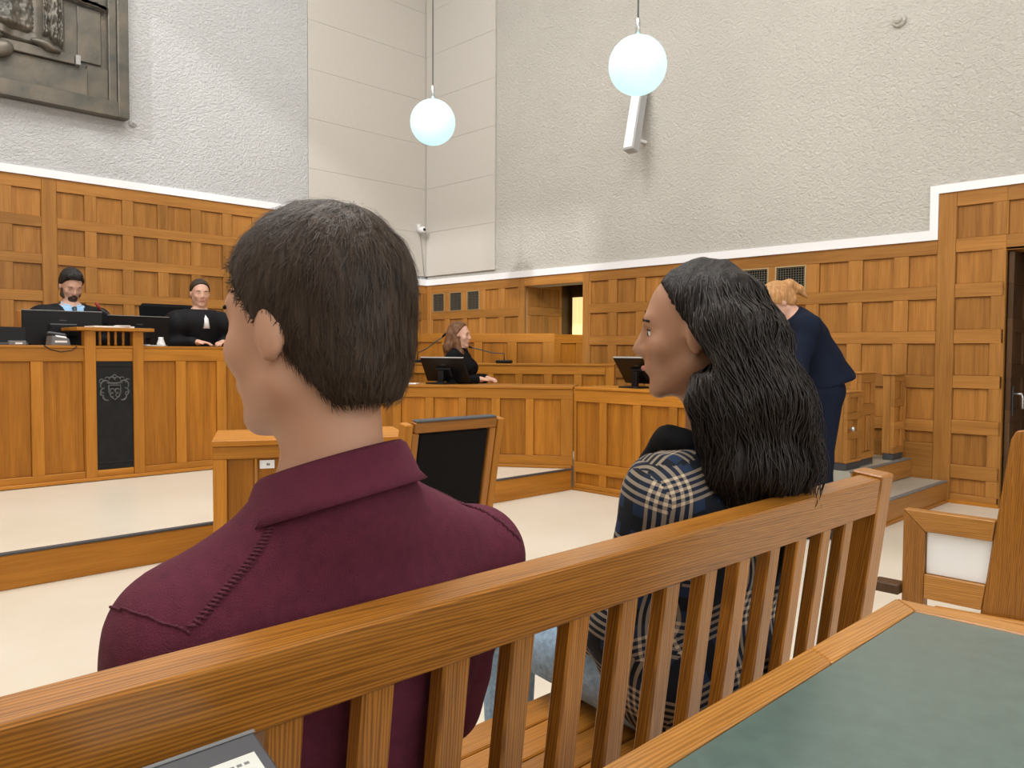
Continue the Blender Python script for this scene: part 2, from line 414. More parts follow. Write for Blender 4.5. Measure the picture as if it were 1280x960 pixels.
def prism(name, poly, y0, y1, mat, parent, loc=(0, 0, 0), rot=None, bev=0.0):
    """polygon in local x,z pushed from y0 to y1"""
    bm = bmesh.new()
    a = [bm.verts.new((x, y0, z)) for x, z in poly]; b = [bm.verts.new((x, y1, z)) for x, z in poly]
    bm.faces.new(a); bm.faces.new(b[::-1])
    for i in range(len(poly)):
        j = (i+1) % len(poly); bm.faces.new((a[i], b[i], b[j], a[j]))
    if bev: bmesh.ops.bevel(bm, geom=list(bm.edges), offset=bev, segments=1, affect='EDGES')
    return link(name, bm_mesh(bm), mat, parent, loc, rot)

class Face:
    """a vertical panelled front: u along the front, v into it; outer face at v = 0"""
    def __init__(self, parent, origin, ang, mats=('oak', 'oak_panel')):
        self.p = parent; self.o = origin; self.a = ang; self.m = mats
        self.u = (math.cos(ang), math.sin(ang)); self.v = (-math.sin(ang), math.cos(ang))
    def at(self, u, v, z): return (self.o[0] + self.u[0]*u + self.v[0]*v, self.o[1] + self.u[1]*u + self.v[1]*v, z)
    def box(self, name, u0, u1, v0, v1, z0, z1, mat, bev=0.003, parent=None):
        return box(name, self.at((u0+u1)/2, (v0+v1)/2, (z0+z1)/2), (abs(u1-u0), abs(v1-v0), abs(z1-z0)), mat, parent or self.p, (0, 0, self.a), bev)
    def grid(self, u0, u1, z0, z1, cols, rows, rec=0.018, th=0.04, skip=(), bev=0.003):
        w = self.m[0]
        rows = sorted(rows); cols = sorted(cols)
        zs = [z0] + [q for r in rows for q in r] + [z1]
        for i in range(0, len(zs), 2):
            if zs[i+1]-zs[i] > 0.002: self.box('rail', u0, u1, 0, th, zs[i], zs[i+1], w+'_x', bev)
        us = [u0] + [q for c in cols for q in c] + [u1]
        for ri, (za, zb) in enumerate(rows):
            for i in range(0, len(us), 2):
                if us[i+1]-us[i] > 0.002: self.box('stile', us[i], us[i+1], 0.0006, th, za, zb, w+'_z', bev)
            for ci, (ua, ub) in enumerate(cols):
                if (ci, ri) in skip: continue
                self.box('panel', ua+0.0005, ub-0.0005, rec, th, za+0.0005, zb-0.0005, self.m[1], bev)

# ------------------------------------------------------------------ the room
XB, YA, ZC = 6.75, 8.5, 7.6
XL, YF = -1.7, -4.0
H90 = -PI/2
floor = link('floor', boxes_mesh([((XL, YF, -0.1), (XB+2.6, YA+0.1, 0.0))]), 'lino')
tag(floor, 'cream linoleum floor of the courtroom', 'floor', kind='structure')
wall_back = link('wall_back', boxes_mesh([
    ((XL, YA+0.006, 2.80), (4.955, YA+0.25, ZC)), ((XL, YA+0.045, 0), (4.955, YA+0.25, 2.80)),
    ((4.955, YA+0.025, 2.07), (XB+0.3, YA+0.25, ZC)), ((4.955, YA+0.045, 0), (XB+0.3, YA+0.25, 2.07))]), 'plaster_back')
tag(wall_back, 'rough white plaster wall above oak panelling behind the judges', 'wall', kind='structure')
oy0, oy1, oz0, oz1 = 5.74, 6.65, 1.32, 1.937
dy0, dy1, dzt = 0.62, 1.645, 1.93
wl = []
def wr(y0, y1, z0, z1, x0): wl.append(((XB+x0, y0, z0), (XB+0.25, y1, z1)))
wr(2.14, YA+0.006, 2.08, ZC, 0.008); wr(YF, 2.14, 2.43, ZC, 0.008)
wr(oy1, YA+0.04, 0, 2.08, 0.045); wr(oy0, oy1, 0, oz0, 0.045); wr(oy0, oy1, oz1, 2.08, 0.045); wr(2.14, oy0, 0, 2.08, 0.045)
wr(dy1, 2.14, 0, 2.43, 0.045); wr(dy0, dy1, dzt, 2.43, 0.045); wr(YF, dy0, 0, 2.43, 0.045)
wall_right = link('wall_right', boxes_mesh(wl), 'plaster_right')
tag(wall_right, 'rough beige plaster wall above oak panelling with doorway and alcove', 'wall', kind='structure')
# left wall with high windows, and the wall behind the eye
wins = [(1.2, 4.48), (4.52, 7.8)]
wl2 = [((XL-0.25, YF, 0), (XL, YA+0.25, 5.40)), ((XL-0.25, YF, 7.35), (XL, YA+0.25, ZC))]
edges = [YF] + [q for w in wins for q in w] + [YA+0.25]
for i in range(0, len(edges), 2): wl2.append(((XL-0.25, edges[i], 5.40), (XL, edges[i+1], 7.35)))
wall_left = tag(link('wall_left', boxes_mesh(wl2), 'wall_plain'), 'painted wall with two high windows', 'wall', kind='structure')
wall_front = tag(link('wall_front', boxes_mesh([((XL-0.25, YF-0.25, 0), (XB+0.25, YF, 1.9)), ((XL-0.25, YF-0.25, 4.5), (XB+0.25, YF, ZC)), ((XL-0.25, YF-0.25, 1.9), (-1.5, YF, 4.5)), ((5.1, YF-0.25, 1.9), (XB+0.25, YF, 4.5))]), 'wall_plain'), 'plain painted wall behind the public seats', 'wall', kind='structure')
# ceiling with two skylight openings
sk = [(-1.3, 3.3, -0.4, 2.4), (-0.3, 4.3, 4.2, 6.6)]
ys = [YF, -0.4, 2.4, 4.2, 6.6, YA+0.25]
cl = [((XL, YF, ZC), (XB+0.25, -0.4, ZC+0.2)), ((XL, 2.4, ZC), (XB+0.25, 4.2, ZC+0.2)), ((XL, 6.6, ZC), (XB+0.25, YA+0.25, ZC+0.2))]
for x0, x1, y0, y1 in sk: cl += [((XL, y0, ZC), (x0, y1, ZC+0.2)), ((x1, y0, ZC), (XB+0.25, y1, ZC+0.2))]
tag(link('ceiling', boxes_mesh(cl), 'ceiling'), 'white ceiling with two skylights', 'ceiling', kind='structure')
for i, (x0, x1, y0, y1) in enumerate(sk):
    w = link('window_%d' % (i+1), boxes_mesh([((x0, y0, ZC+0.1), (x1, y1, ZC+0.12))]), 'sky_pane')
    tag(w, 'frosted skylight pane set into the ceiling', 'skylight', kind='structure')
for i, (y0, y1) in enumerate(wins):
    w = link('window_%d' % (i+3), boxes_mesh([((XL-0.2, y0, 5.40), (XL-0.14, y0+0.06, 7.35)), ((XL-0.2, y1-0.06, 5.40), (XL-0.14, y1, 7.35)),
             ((XL-0.2, y0, 5.40), (XL-0.14, y1, 5.46)), ((XL-0.2, y0, 7.29), (XL-0.14, y1, 7.35)), ((XL-0.2, (y0+y1)/2-0.02, 5.40), (XL-0.14, (y0+y1)/2+0.02, 7.35))]), 'trim')
    tag(w, 'high window frame in the painted side wall', 'window', kind='structure')
    boxlh('pane', (XL-0.173, y0+0.06, 5.46), (XL-0.167, y1-0.06, 7.29), 'glass', w, 0)

wf = [((-1.5, YF-0.15, 1.9), (5.1, YF-0.1, 1.97)), ((-1.5, YF-0.15, 4.43), (5.1, YF-0.1, 4.5))]  # unseen front window, added to carry the fill light
for k in range(6): wf.append(((-1.5+1.306*k, YF-0.15, 1.9), (-1.43+1.306*k, YF-0.1, 4.5)))
w5 = tag(link('window_5', boxes_mesh(wf), 'trim'), 'wide window frame in the wall behind the public seats', 'window', kind='structure')
for k in range(5): boxlh('pane', (-1.43+1.306*k, YF-0.128, 1.97), (-0.194+1.306*k, YF-0.122, 4.43), 'glass', w5, 0)
# oak panelling of the back wall: rails, short stiles and sunk panels
A = Face(wall_back, (0, YA), 0.0)
rowsA = [(2.415, 2.665), (2.063, 2.315), (1.715, 1.967), (1.365, 1.615)]
A.grid(0.5, 2.13, 1.25, 2.783, [(0.84, 1.08), (1.19, 1.43), (1.54, 1.78), (1.888, 2.124)], rowsA)
A.box('stile', 2.131, 2.258, -0.002, 0.04, 1.25, 2.783, 'oak_z')
A.grid(2.259, 4.955, 1.25, 2.783, [(2.262+0.3485*k, 2.502+0.3485*k) for k in range(7)], rowsA)
A.box('board', XL, 0.5, 0, 0.04, 0.18, 2.783, 'oak_panel')
A.box('board', 0.5, 4.955, 0, 0.04, 0.18, 1.25, 'oak_panel')
rowsB2 = [(1.685, 1.935), (1.335, 1.585)]
A.grid(4.955, XB, 1.25, 2.046, [(4.99+0.35*k, 5.24+0.35*k) for k in range(4)] + [(6.41, 6.66)], rowsB2)
A.box('board', 4.955, XB, 0, 0.04, 0.18, 1.25, 'oak_panel')
# oak panelling of the right wall
B = Face(wall_right, (XB, YA), H90)
B.box('stile', 0.0, 0.085, -0.002, 0.04, 1.25, 2.046, 'oak_z')
B.grid(0.086, 1.76, 1.25, 2.046, [(0.119, 0.369), (0.47, 0.72), (0.817, 1.057), (1.17, 1.40), (1.51, 1.74)], rowsB2, skip={(0, 1), (1, 1), (2, 1)})
B.box('stile', 1.761, 1.85, -0.002, 0.04, 0.9, 2.046, 'oak_z')
B.box('board', 0.0, 1.85, 0, 0.04, 0.0, 1.25, 'oak_panel')
B.box('rail', 1.85, 2.76, 0, 0.04, oz1, 2.046, 'oak_x')
B.box('board', 1.85, 2.76, 0, 0.04, 0.0, oz0, 'oak_panel')
B.box('stile', 2.76, 2.85, -0.002, 0.04, 0.0, 2.046, 'oak_z')
rowsB = [(0.45, 0.54), (0.635, 0.885), (0.985, 1.237), (1.335, 1.585), (1.685, 1.935)]
B.grid(2.851, 6.387, 0.0, 2.046, [(2.867+0.366*k, 3.117+0.366*k) for k in range(5)] + [(4.68, 4.969), (5.032, 5.322), (5.44, 5.69), (5.81, 6.06), (6.175, 6.382)], rowsB,
       skip={(5, 4), (6, 4)})
B.box('stile', 6.388, 6.514, -0.003, 0.04, 0.0, 2.403, 'oak_z')
B.grid(6.515, 6.855, 0.0, 2.403, [(6.517, 6.762)], [(0.073, 0.193), (0.30, 0.54), (0.647, 0.893), (0.992, 1.237), (1.345, 1.591), (1.696, 1.938), (2.043, 2.291)])
B.grid(6.855, 9.3, dzt, 2.403, [(6.865+0.35*k, 7.115+0.35*k) for k in range(7)], [(2.043, 2.291)])
B.box('board', YA-dy0, 12.4, 0, 0.04, 0.0, dzt, 'oak_panel')
# jamb linings of the doorway and the alcove
boxlh('jamb', (XB, dy1-0.002, 0), (XB+0.25, dy1+0.02, dzt), 'oak_z', wall_right)
boxlh('jamb', (XB, dy0-0.02, 0), (XB+0.25, dy0+0.002, dzt), 'oak_z', wall_right)
boxlh('lintel', (XB, dy0, dzt-0.002), (XB+0.25, dy1, dzt+0.02), 'oak_y', wall_right)
# vent grilles in the top row of the panelling
def grille(u0, u1, z0, z1, label):
    g = thing('vent_grille', B.at((u0+u1)/2, 0, (z0+z1)/2), label[0], 'vent', label[1])
    B.box('backing', u0, u1, 0.022, 0.034, z0, z1, 'black_soft', 0, g)
    for a, b, c, d in ((u0, u0+0.012, z0, z1), (u1-0.012, u1, z0, z1), (u0+0.012, u1-0.012, z0, z0+0.012), (u0+0.012, u1-0.012, z1-0.012, z1)):
        B.box('frame_bar', a, b, -0.004, 0.022, c, d, 'brass', 0.001, g)
    n = 12
    bm = bmesh.new()
    for i in range(1, n):
        for horiz in (0, 1):
            t = i/n
            if horiz: lo, hi = (-(u1-u0)/2+0.012, 0.004, (z1-z0)*(t-0.5)-0.002), ((u1-u0)/2-0.012, 0.008, (z1-z0)*(t-0.5)+0.002)
            else: lo, hi = ((u1-u0)*(t-0.5)-0.002, 0.009, -(z1-z0)/2+0.012), ((u1-u0)*(t-0.5)+0.002, 0.013, (z1-z0)/2-0.012)
            r = bmesh.ops.create_cube(bm, size=1.0)
            for v in r['verts']: v.co = Vector([(p+q)/2 + s*(q-p) for p, q, s in zip(lo, hi, v.co)])
    link('mesh_screen', bm_mesh(bm), 'brass_dull', g, B.at((u0+u1)/2, 0, (z0+z1)/2), (0, 0, H90))
M['brass_dull'] = plain('brass_dull', (0.16, 0.14, 0.10), 0.6, metal=0.2)
for a, b, t_ in ((0.119, 0.369, 'dark metal vent grille in the panelling right beside the room corner'), (0.47, 0.72, 'dark metal vent grille between two other grilles near the room corner'), (0.817, 1.057, 'dark metal vent grille next to the plain oak panel above the clerk')):
    grille(a, b, 1.685, 1.935, (t_, 'vent grilles near the corner'))
grille(4.68, 4.969, 1.685, 1.935, ('brass framed vent grille partly hidden behind the dark haired woman', None))
grille(5.032, 5.322, 1.685, 1.935, ('brass framed vent grille above the blond hair of the bending person', None))
# acoustic boards in the corner
zj = [2.17, 2.752, 3.334, 3.925, 4.507, 5.08, 5.66, 6.24, 6.82, 7.40]
for z0, z1 in zip(zj[:-1], zj[1:]):
    boxlh('board', (4.962, YA+0.001, z0+0.0010), (XB-0.022, YA+0.024, z1-0.0010), 'acoustic', wall_back, 0.001)
    boxlh('board', (XB-0.020, 7.15, z0+0.0010), (XB+0.004, YA-0.001, z1-0.0010), 'acoustic', wall_right, 0.001)
# white painted trim above the panelling
def trim(n, lo, hi, lab):
    o = link('trim_%d' % n, boxes_mesh([(lo, hi)]), 'trim'); tag(o, lab, 'trim', kind='structure')
trim(1, (XL, YA-0.016, 2.783), (4.955, YA+0.02, 2.858), 'white moulding above the high panelling of the back wall')
trim(2, (4.955, YA-0.016, 2.046), (5.015, YA+0.03, 2.858), 'short upright white moulding on the back wall')
trim(3, (5.015, YA-0.016, 2.046), (XB, YA+0.03, 2.13), 'white moulding under the acoustic boards of the back wall')
trim(4, (XB-0.016, 2.172, 2.046), (XB+0.02, YA-0.016, 2.122), 'long white moulding above the panelling of the right wall')
trim(5, (XB-0.016, 2.112, 2.046), (XB+0.02, 2.172, 2.467), 'short upright white moulding where the right wall panelling steps up')
trim(6, (XB-0.016, YF, 2.403), (XB+0.02, 2.112, 2.467), 'white moulding above the doorway')
o = link('baseboard_right', boxes_mesh([((XB-0.018, dy1, 0), (XB, 2.0, 0.026))]), 'honey_y'); tag(o, 'pale wooden strip at the foot of the doorway panelling', 'baseboard', kind='structure')

# doorway: dark passage behind, open door leaf coloured dark for the shadow it hangs in
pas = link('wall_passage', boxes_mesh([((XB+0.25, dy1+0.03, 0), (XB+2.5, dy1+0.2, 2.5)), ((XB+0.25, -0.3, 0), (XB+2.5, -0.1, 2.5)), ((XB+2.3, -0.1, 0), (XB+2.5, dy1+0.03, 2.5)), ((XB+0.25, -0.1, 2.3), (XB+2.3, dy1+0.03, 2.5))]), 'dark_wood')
tag(pas, 'dark passage walls beyond the open doorway', 'wall', kind='structure')
door = bpy.data.objects.new('door_1', None); COL.objects.link(door); door.location = (XB+0.05, dy1-0.03, 0)
tag(door, 'dark panelled door swung open into the passage', 'door', kind='structure')
D = Face(door, (XB+0.03, dy1-0.05), 0.0, ('dwood', 'dark_wood'))
for ax in 'xyz': M['dwood_'+ax] = M['dark_wood']
D.grid(0, 0.98, 0.01, 1.92, [(0.10, 0.32), (0.39, 0.61), (0.68, 0.90)], [(0.08, 0.30), (0.40, 0.64), (0.74, 0.98), (1.08, 1.32), (1.42, 1.68)], rec=0.012, th=0.036)
hp = D.box('handle_plate', 0.035, 0.075, -0.006, 0.0, 0.70, 0.92, 'dark_grey')
h0 = Vector(D.at(0.055, -0.01, 0.86))
tube('handle', [h0 + Vector((0, 0.008, 0)), h0 + Vector((0, -0.05, 0)), h0 + Vector((0.005, -0.055, -0.03)), h0 + Vector((0.005, -0.055, -0.11))], 0.009, 'steel', door)

# alcove with panelled side, lit blind and a small strip lamp
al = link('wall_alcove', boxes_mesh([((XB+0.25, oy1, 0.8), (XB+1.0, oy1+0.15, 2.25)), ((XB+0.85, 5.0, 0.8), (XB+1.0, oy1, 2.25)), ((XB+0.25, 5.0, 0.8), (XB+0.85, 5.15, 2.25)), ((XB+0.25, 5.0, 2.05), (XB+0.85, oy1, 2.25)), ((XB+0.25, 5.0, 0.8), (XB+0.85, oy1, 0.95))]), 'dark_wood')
tag(al, 'dark wooden inside of the wall alcove', 'wall', kind='structure')
S = Face(al, (XB, oy1-0.012), 0.0)
S.grid(0.042, 0.66, 0.95, 2.04, [(0.10, 0.32), (0.40, 0.60)], [(1.0, 1.25), (1.36, 1.60), (1.70, 1.93)], rec=0.008, th=0.012)
bl = thing('window_blind', (XB+0.84, 6.2, 1.3), 'lit cream vertical blind inside the wall alcove', 'blind')
for k in range(10):
    boxlh('slat', (XB+0.822, 5.78+0.083*k, 0.98), (XB+0.828, 5.858+0.083*k, 1.845), 'lit_blind', bl, 0)
sl = thing('strip_lamp', (XB+0.45, 6.1, 2.03), 'slim strip lamp under the top of the wall alcove', 'lamp')
boxlh('housing', (XB+0.42, 5.75, 2.02), (XB+0.48, 6.40, 2.05), 'white', sl)
boxlh('tube', (XB+0.43, 5.77, 2.005), (XB+0.47, 6.38, 2.02), 'strip', sl)

# platforms
dais = link('floor_dais', boxes_mesh([((XL, 4.392, 0), (5.03, YA+0.04, 0.176)), ((5.03, 4.44, 0), (XB, YA+0.04, 0.176))]), 'lino')
tag(dais, 'low raised dais in front of the judges bench', 'platform', kind='structure')
boxlh('riser', (XL, 4.373, 0), (5.02, 4.392, 0.168), 'honey_x', dais)
boxlh('nosing', (XL, 4.368, 0.168), (5.02, 4.40, 0.180), 'dark_grey', dais, 0.002)
p1 = link('floor_step', boxes_mesh([((5.3, 2.015, 0), (XB, 2.30, 0.165))]), 'lino_grey')
tag(p1, 'lower step beside the doorway panelling', 'step', kind='structure')
boxlh('riser', (5.3, 2.0, 0), (XB-0.005, 2.015, 0.158), 'oak_x', p1)
boxlh('nosing', (5.3, 1.996, 0.158), (XB-0.005, 2.03, 0.170), 'mid_grey', p1, 0.002)
boxlh('base_strip', (5.3, 1.985, 0), (XB-0.02, 2.0, 0.022), 'honey_x', p1, 0.002)
p2 = link('floor_platform', boxes_mesh([((5.62, 2.29, 0), (XB, 4.435, 0.318))]), 'lino_grey')
tag(p2, 'upper step carrying the oak stalls', 'step', kind='structure')
boxlh('riser', (5.62, 2.272, 0.17), (XB-0.005, 2.29, 0.31), 'oak_x', p2)
boxlh('nosing', (5.62, 2.268, 0.31), (XB-0.005, 2.30, 0.322), 'mid_grey', p2, 0.002)
p3 = link('floor_judges', boxes_mesh([((XL, 6.45, 0.176), (4.2, YA+0.0, 0.47))]), 'lino_grey')
tag(p3, 'raised floor behind the judges bench', 'platform', kind='structure')

# ------------------------------------------------------------------ judges bench
YJ = 6.368
jd = thing('judges_bench', (2.0, YJ, 0.18), 'long honey oak judges bench with upright panels on the dais', 'bench')
J = Face(jd, (0, YJ), 0.0, ('honey', 'honey_panel'))
J.grid(-0.2, 1.856, 0.205, 1.166, [(-0.15, 0.16), (0.24, 0.49), (0.57, 0.83), (0.91, 1.17), (1.25, 1.509), (1.589, 1.850)], [(0.255, 1.07)])
J.grid(2.275, 3.6, 0.205, 1.166, [(2.28, 2.525), (2.605, 2.86), (2.94, 3.195), (3.275, 3.53)], [(0.255, 1.07)])
J.box('rail', 1.934, 2.198, 0.0, 0.04, 1.07, 1.166, 'honey_x'); J.box('rail', 1.934, 2.198, 0.0, 0.04, 0.205, 0.255, 'honey_x')
J.box('post', 1.856, 1.934, -0.012, 0.06, 0.205, 1.296, 'honey_z'); J.box('post', 2.198, 2.275, -0.012, 0.06, 0.205, 1.296, 'honey_z')
J.box('worktop', -0.2, 3.6, -0.005, 0.72, 1.166, 1.186, 'honey_x')
J.box('modesty_panel', -0.2, 3.6, 0.045, 0.06, 0.2, 1.166, 'honey_panel')
J.box('base_moulding', -0.2, 3.6, -0.022, 0.05, 0.181, 0.205, 'honey_x')
J.box('lectern_top', 1.795, 2.344, -0.05, 0.33, 1.296, 1.321, 'honey_x')
for u in (1.975, 2.035, 2.085, 2.14):
    link('baluster', lathe([(0.007, 0), (0.012, 0.012), (0.008, 0.03), (0.011, 0.075), (0.008, 0.1), (0.011, 0.112)], 10), 'honey_z', jd, (u, YJ+0.03, 1.185))
M['black_panel'] = plain('blackened_oak', (0.012, 0.012, 0.012), 0.5, bump=0.2, bscale=120, var=0.25, spec=0.2)
M['emblem_grey'] = plain('emblem_grey', (0.10, 0.10, 0.10), 0.4)
ep = J.box('emblem_panel', 1.936, 2.196, 0.004, 0.04, 0.256, 1.069, 'black_panel')
ep['label'] = 'black panel with a raised coat of arms'
for z in (0.300, 1.03): J.box('beading', 1.938, 2.194, -0.001, 0.008, z, z+0.012, 'black_panel', 0.002, ep)
bm = bmesh.new()
def arc(cx, cz, r, a0, a1, w, n=9, k=1.0):
    tube_into(bm, [(cx + r*math.cos(a0+(a1-a0)*i/n), 0, cz + k*r*math.sin(a0+(a1-a0)*i/n)) for i in range(n+1)], [w*(0.5+0.5*math.sin(PI*(i+0.6)/(n+1.2))) for i in range(n+1)], 6)
# shield, crown above it and scrolling mantling on both sides
tube_into(bm, [(-0.042, 0, 0.03), (0.042, 0, 0.03), (0.042, 0, -0.02), (0.03, 0, -0.055), (0, 0, -0.08), (-0.03, 0, -0.055), (-0.042, 0, -0.02), (-0.042, 0, 0.03)], 0.004, 6)
for s in (-1, 1):
    arc(s*0.02, 0.07, 0.022, 0, PI, 0.005); arc(s*0.052, 0.075, 0.016, 0, PI, 0.004)
    arc(s*0.065, 0.03, 0.035, PI/2 - s*PI/2 - s*0.6, PI/2 + s*0.9, 0.006)
    arc(s*0.070, -0.02, 0.03, PI/2 - s*PI/2 - s*1.2, PI/2 - s*PI/2 + s*1.5, 0.005)
    arc(s*0.055, -0.055, 0.028, -PI/2 - s*0.4, -PI/2 + s*2.0, 0.006)
    arc(s*0.018, -0.012, 0.016, 0, 1.7*PI, 0.004); arc(s*0.092, 0.06, 0.016, 0.3, 4.2, 0.004); arc(s*0.09, -0.035, 0.014, 0.3, 4.6, 0.004)
    arc(s*0.02, -0.045, 0.013, 1.0, 5.6, 0.004)
arc(0, 0.095, 0.014, 0, 2*PI, 0.004); tube_into(bm, [(-0.055, 0, 0.048), (0, 0, 0.043), (0.055, 0, 0.048)], 0.006, 6)
link('coat_of_arms', bm_mesh(bm, True), 'emblem_grey', ep, (2.066, YJ+0.003, 0.86))

# ------------------------------------------------------------------ counters in the corner of the room
CC = (5.03, 4.372); CA = math.atan2(-0.814, 0.581)
c1 = thing('panelled_counter', (*CC, 0.18), 'honey oak clerk counter standing slantwise on the dais', 'counter')
K = Face(c1, CC, CA, ('honey', 'honey_panel'))
K.grid(-2.12, -0.001, 0.20, 0.846, [(-0.335, -0.104), (-0.625, -0.404), (-0.92, -0.70), (-1.21, -0.99), (-1.505, -1.285), (-1.80, -1.58), (-2.095, -1.875)], [(0.28, 0.76)])
K.box('worktop', -2.12, 0.0, -0.01, 0.46, 0.846, 0.868, 'honey_x')
K.box('base_moulding', -2.12, -0.01, -0.018, 0.04, 0.177, 0.20, 'honey_x')
c2 = thing('panelled_counter', (5.05, 3.6, 0), 'honey oak counter with low double panels reaching the floor', 'counter')
K2 = Face(c2, CC, H90, ('honey', 'honey_panel'))
K2.grid(0.012, 1.36, 0.022, 0.846, [(0.031, 0.28), (0.354, 0.617), (0.69, 0.95), (1.025, 1.285)], [(0.058, 0.152), (0.24, 0.745)])
K2.box('worktop', 0.02, 1.36, -0.01, 0.46, 0.846, 0.868, 'honey_x')
K2.box('base_moulding', 0.0, 1.36, -0.016, 0.04, 0.0, 0.022, 'honey_x')
K2.box('end_panel', 1.33, 1.358, 0.04, 0.44, 0.0, 0.846, 'honey_panel')
IO = (CC[0]+1.2*0.814, CC[1]+1.2*0.581)
c3 = thing('panelled_desk', (*IO, 0.18), 'inner oak desk carrying the microphone behind the clerk', 'desk')
K3 = Face(c3, IO, CA, ('honey', 'honey_panel'))
K3.grid(-2.0, 0.20, 0.18, 1.02, [(-0.92, -0.70), (-0.623, -0.41), (-0.326, -0.11), (-0.03, 0.19), (-1.217, -1.0), (-1.51, -1.30), (-1.81, -1.60)], [(0.40, 0.935)])
K3.box('post', 0.201, 0.286, -0.004, 0.05, 0.18, 1.02, 'honey_z')
K3.box('worktop', -2.0, 0.286, -0.01, 0.42, 1.02, 1.04, 'honey_x')
K3.box('side_panel', 0.25, 0.28, 0.05, 0.42, 0.18, 1.02, 'honey_panel')
BO = (6.401, 5.841)
c4 = thing('jury_box', (*BO, 0.18), 'high oak panelled box front standing below the wall alcove', 'box front')
K4 = Face(c4, BO, CA, ('honey', 'honey_panel'))
K4.grid(-2.1, 0.0, 0.18, 1.36, [(-0.415, -0.13), (-0.80, -0.52), (-1.175, -0.895), (-1.55, -1.27), (-1.93, -1.65)], [(0.55, 1.262)])
K5 = Face(c4, BO, math.atan2(-0.101, 0.349), ('honey', 'honey_panel'))
K5.grid(0.002, 0.372, 0.18, 1.352, [(0.085, 0.285)], [(0.55, 1.255)])

# ------------------------------------------------------------------ oak stalls on the upper step
def pedestal(name, x0, x1, y0, y1, z0, z1, rows, label, cols=None):
    t = thing(name, ((x0+x1)/2, (y0+y1)/2, z0), label, 'stall')
    f = Face(t, (x0, y0), 0.0, ('oak', 'oak_panel'))
    w = x1-x0
    f.grid(0, w, z0+0.05, z1-0.012, cols or [(0.07, w-0.07)], rows, rec=0.014, th=0.03)
    boxlh('body', (x0+0.002, y0+0.031, z0+0.05), (x1-0.002, y1, z1-0.012), 'oak_z', t)
    boxlh('cap', (x0-0.008, y0-0.008, z1-0.012), (x1+0.008, y1+0.008, z1), 'oak_x', t)
    boxlh('plinth', (x0+0.006, y0+0.006, z0), (x1-0.006, y1-0.006, z0+0.05), 'dark_grey', t)
    return t
ZP = 0.318
pedestal('stall_end', 6.47, 6.69, 2.31, 2.40, ZP+0.003, 1.0, [(0.42, 0.56), (0.62, 0.74), (0.80, 0.94)], 'oak stall end with three stacked panels against the right wall')
st = pedestal('stall_end', 5.92, 6.19, 2.35, 2.43, ZP+0.003, 1.02, [(0.42, 0.70), (0.78, 0.94)], 'taller oak stall end with narrow fluted openings')
for k in range(2): boxlh('flute', (6.03+0.04*k, 2.345, 0.43), (6.046+0.04*k, 2.37, 0.69), 'oak_z', st)
gt = pedestal('stall_gate', 5.64, 5.90, 2.33, 2.46, ZP+0.003, 0.885, [(0.39, 0.54), (0.59, 0.68), (0.73, 0.84)], 'lower oak gate panel beside the taller stall end')
link('knob', lathe([(0.006, 0), (0.006, 0.02), (0.018, 0.025), (0.018, 0.04), (0.006, 0.045)], 12), 'steel', gt, (5.655, 2.325, 0.62), (PI/2, 0, 0))
sd = thing('stall_desk', (6.28, 2.9, ZP), 'small oak writing desk between the two stall ends', 'desk')
boxlh('top', (5.85, 2.60, 0.775), (6.50, 3.05, 0.80), 'oak_x', sd); boxlh('apron', (5.88, 2.63, 0.66), (6.47, 2.65, 0.775), 'oak_x', sd)
for x in (5.88, 6.42):
    for y in (2.66, 2.98): boxlh('leg', (x, y, ZP+0.003), (x+0.045, y+0.045, 0.775), 'oak_z', sd)
box('paper_stack', (6.32, 2.75, 0.812), (0.30, 0.21, 0.022), 'paper').rotation_euler = (0, 0, 0.2)
tag(bpy.data.objects['paper_stack'], 'white papers lying on the small stall desk', 'papers')

# ------------------------------------------------------------------ bronze relief on the back wall
rel = thing('bronze_relief', (1.7, YA, 3.45), 'patinated bronze relief with draped robes hung high on the back wall', 'relief')
YR = YA
def rbox(n, x0, x1, z0, z1, y0, y1): return boxlh(n, (x0, YR-y1, z0), (x1, YR-y0, z1), 'bronze', rel, 0.006)
rbox('backplate', 0.2, 2.89, 3.45, 5.4, -0.004, 0.04)
rbox('frame_side', 2.79, 2.892, 3.448, 5.4, 0.04, 0.13)
rbox('frame_inner', 2.715, 2.79, 3.60, 5.4, 0.04, 0.10)
rbox('frame_bottom', 0.2, 2.79, 3.448, 3.60, 0.04, 0.13)
rbox('plinth_slab', 0.2, 2.52, 3.60, 3.86, 0.04, 0.105)
rbox('step_block', 2.52, 2.715, 3.60, 3.90, 0.04, 0.075)
rbox('ledge', 0.2, 2.40, 3.86, 3.95, 0.04, 0.14)
rbox('column', 2.45, 2.66, 3.93, 4.45, 0.04, 0.06)
boxlh('clip', (2.405, YR-0.16, 3.86), (2.445, YR-0.06, 3.95), 'grey_edge', rel)
bm = bmesh.new()
for i in range(5):
    tube_into(bm, [(-0.20+0.1*k, 0, 0.012*math.sin(k*2.1+i)) for k in range(5)], 0.022, 6)
    for v in bm.verts[-30:] if False else []: pass
link('garland', bm_mesh(bm, True), 'bronze', rel, (2.50, YR-0.09, 4.50), (0, math.radians(6), 0))
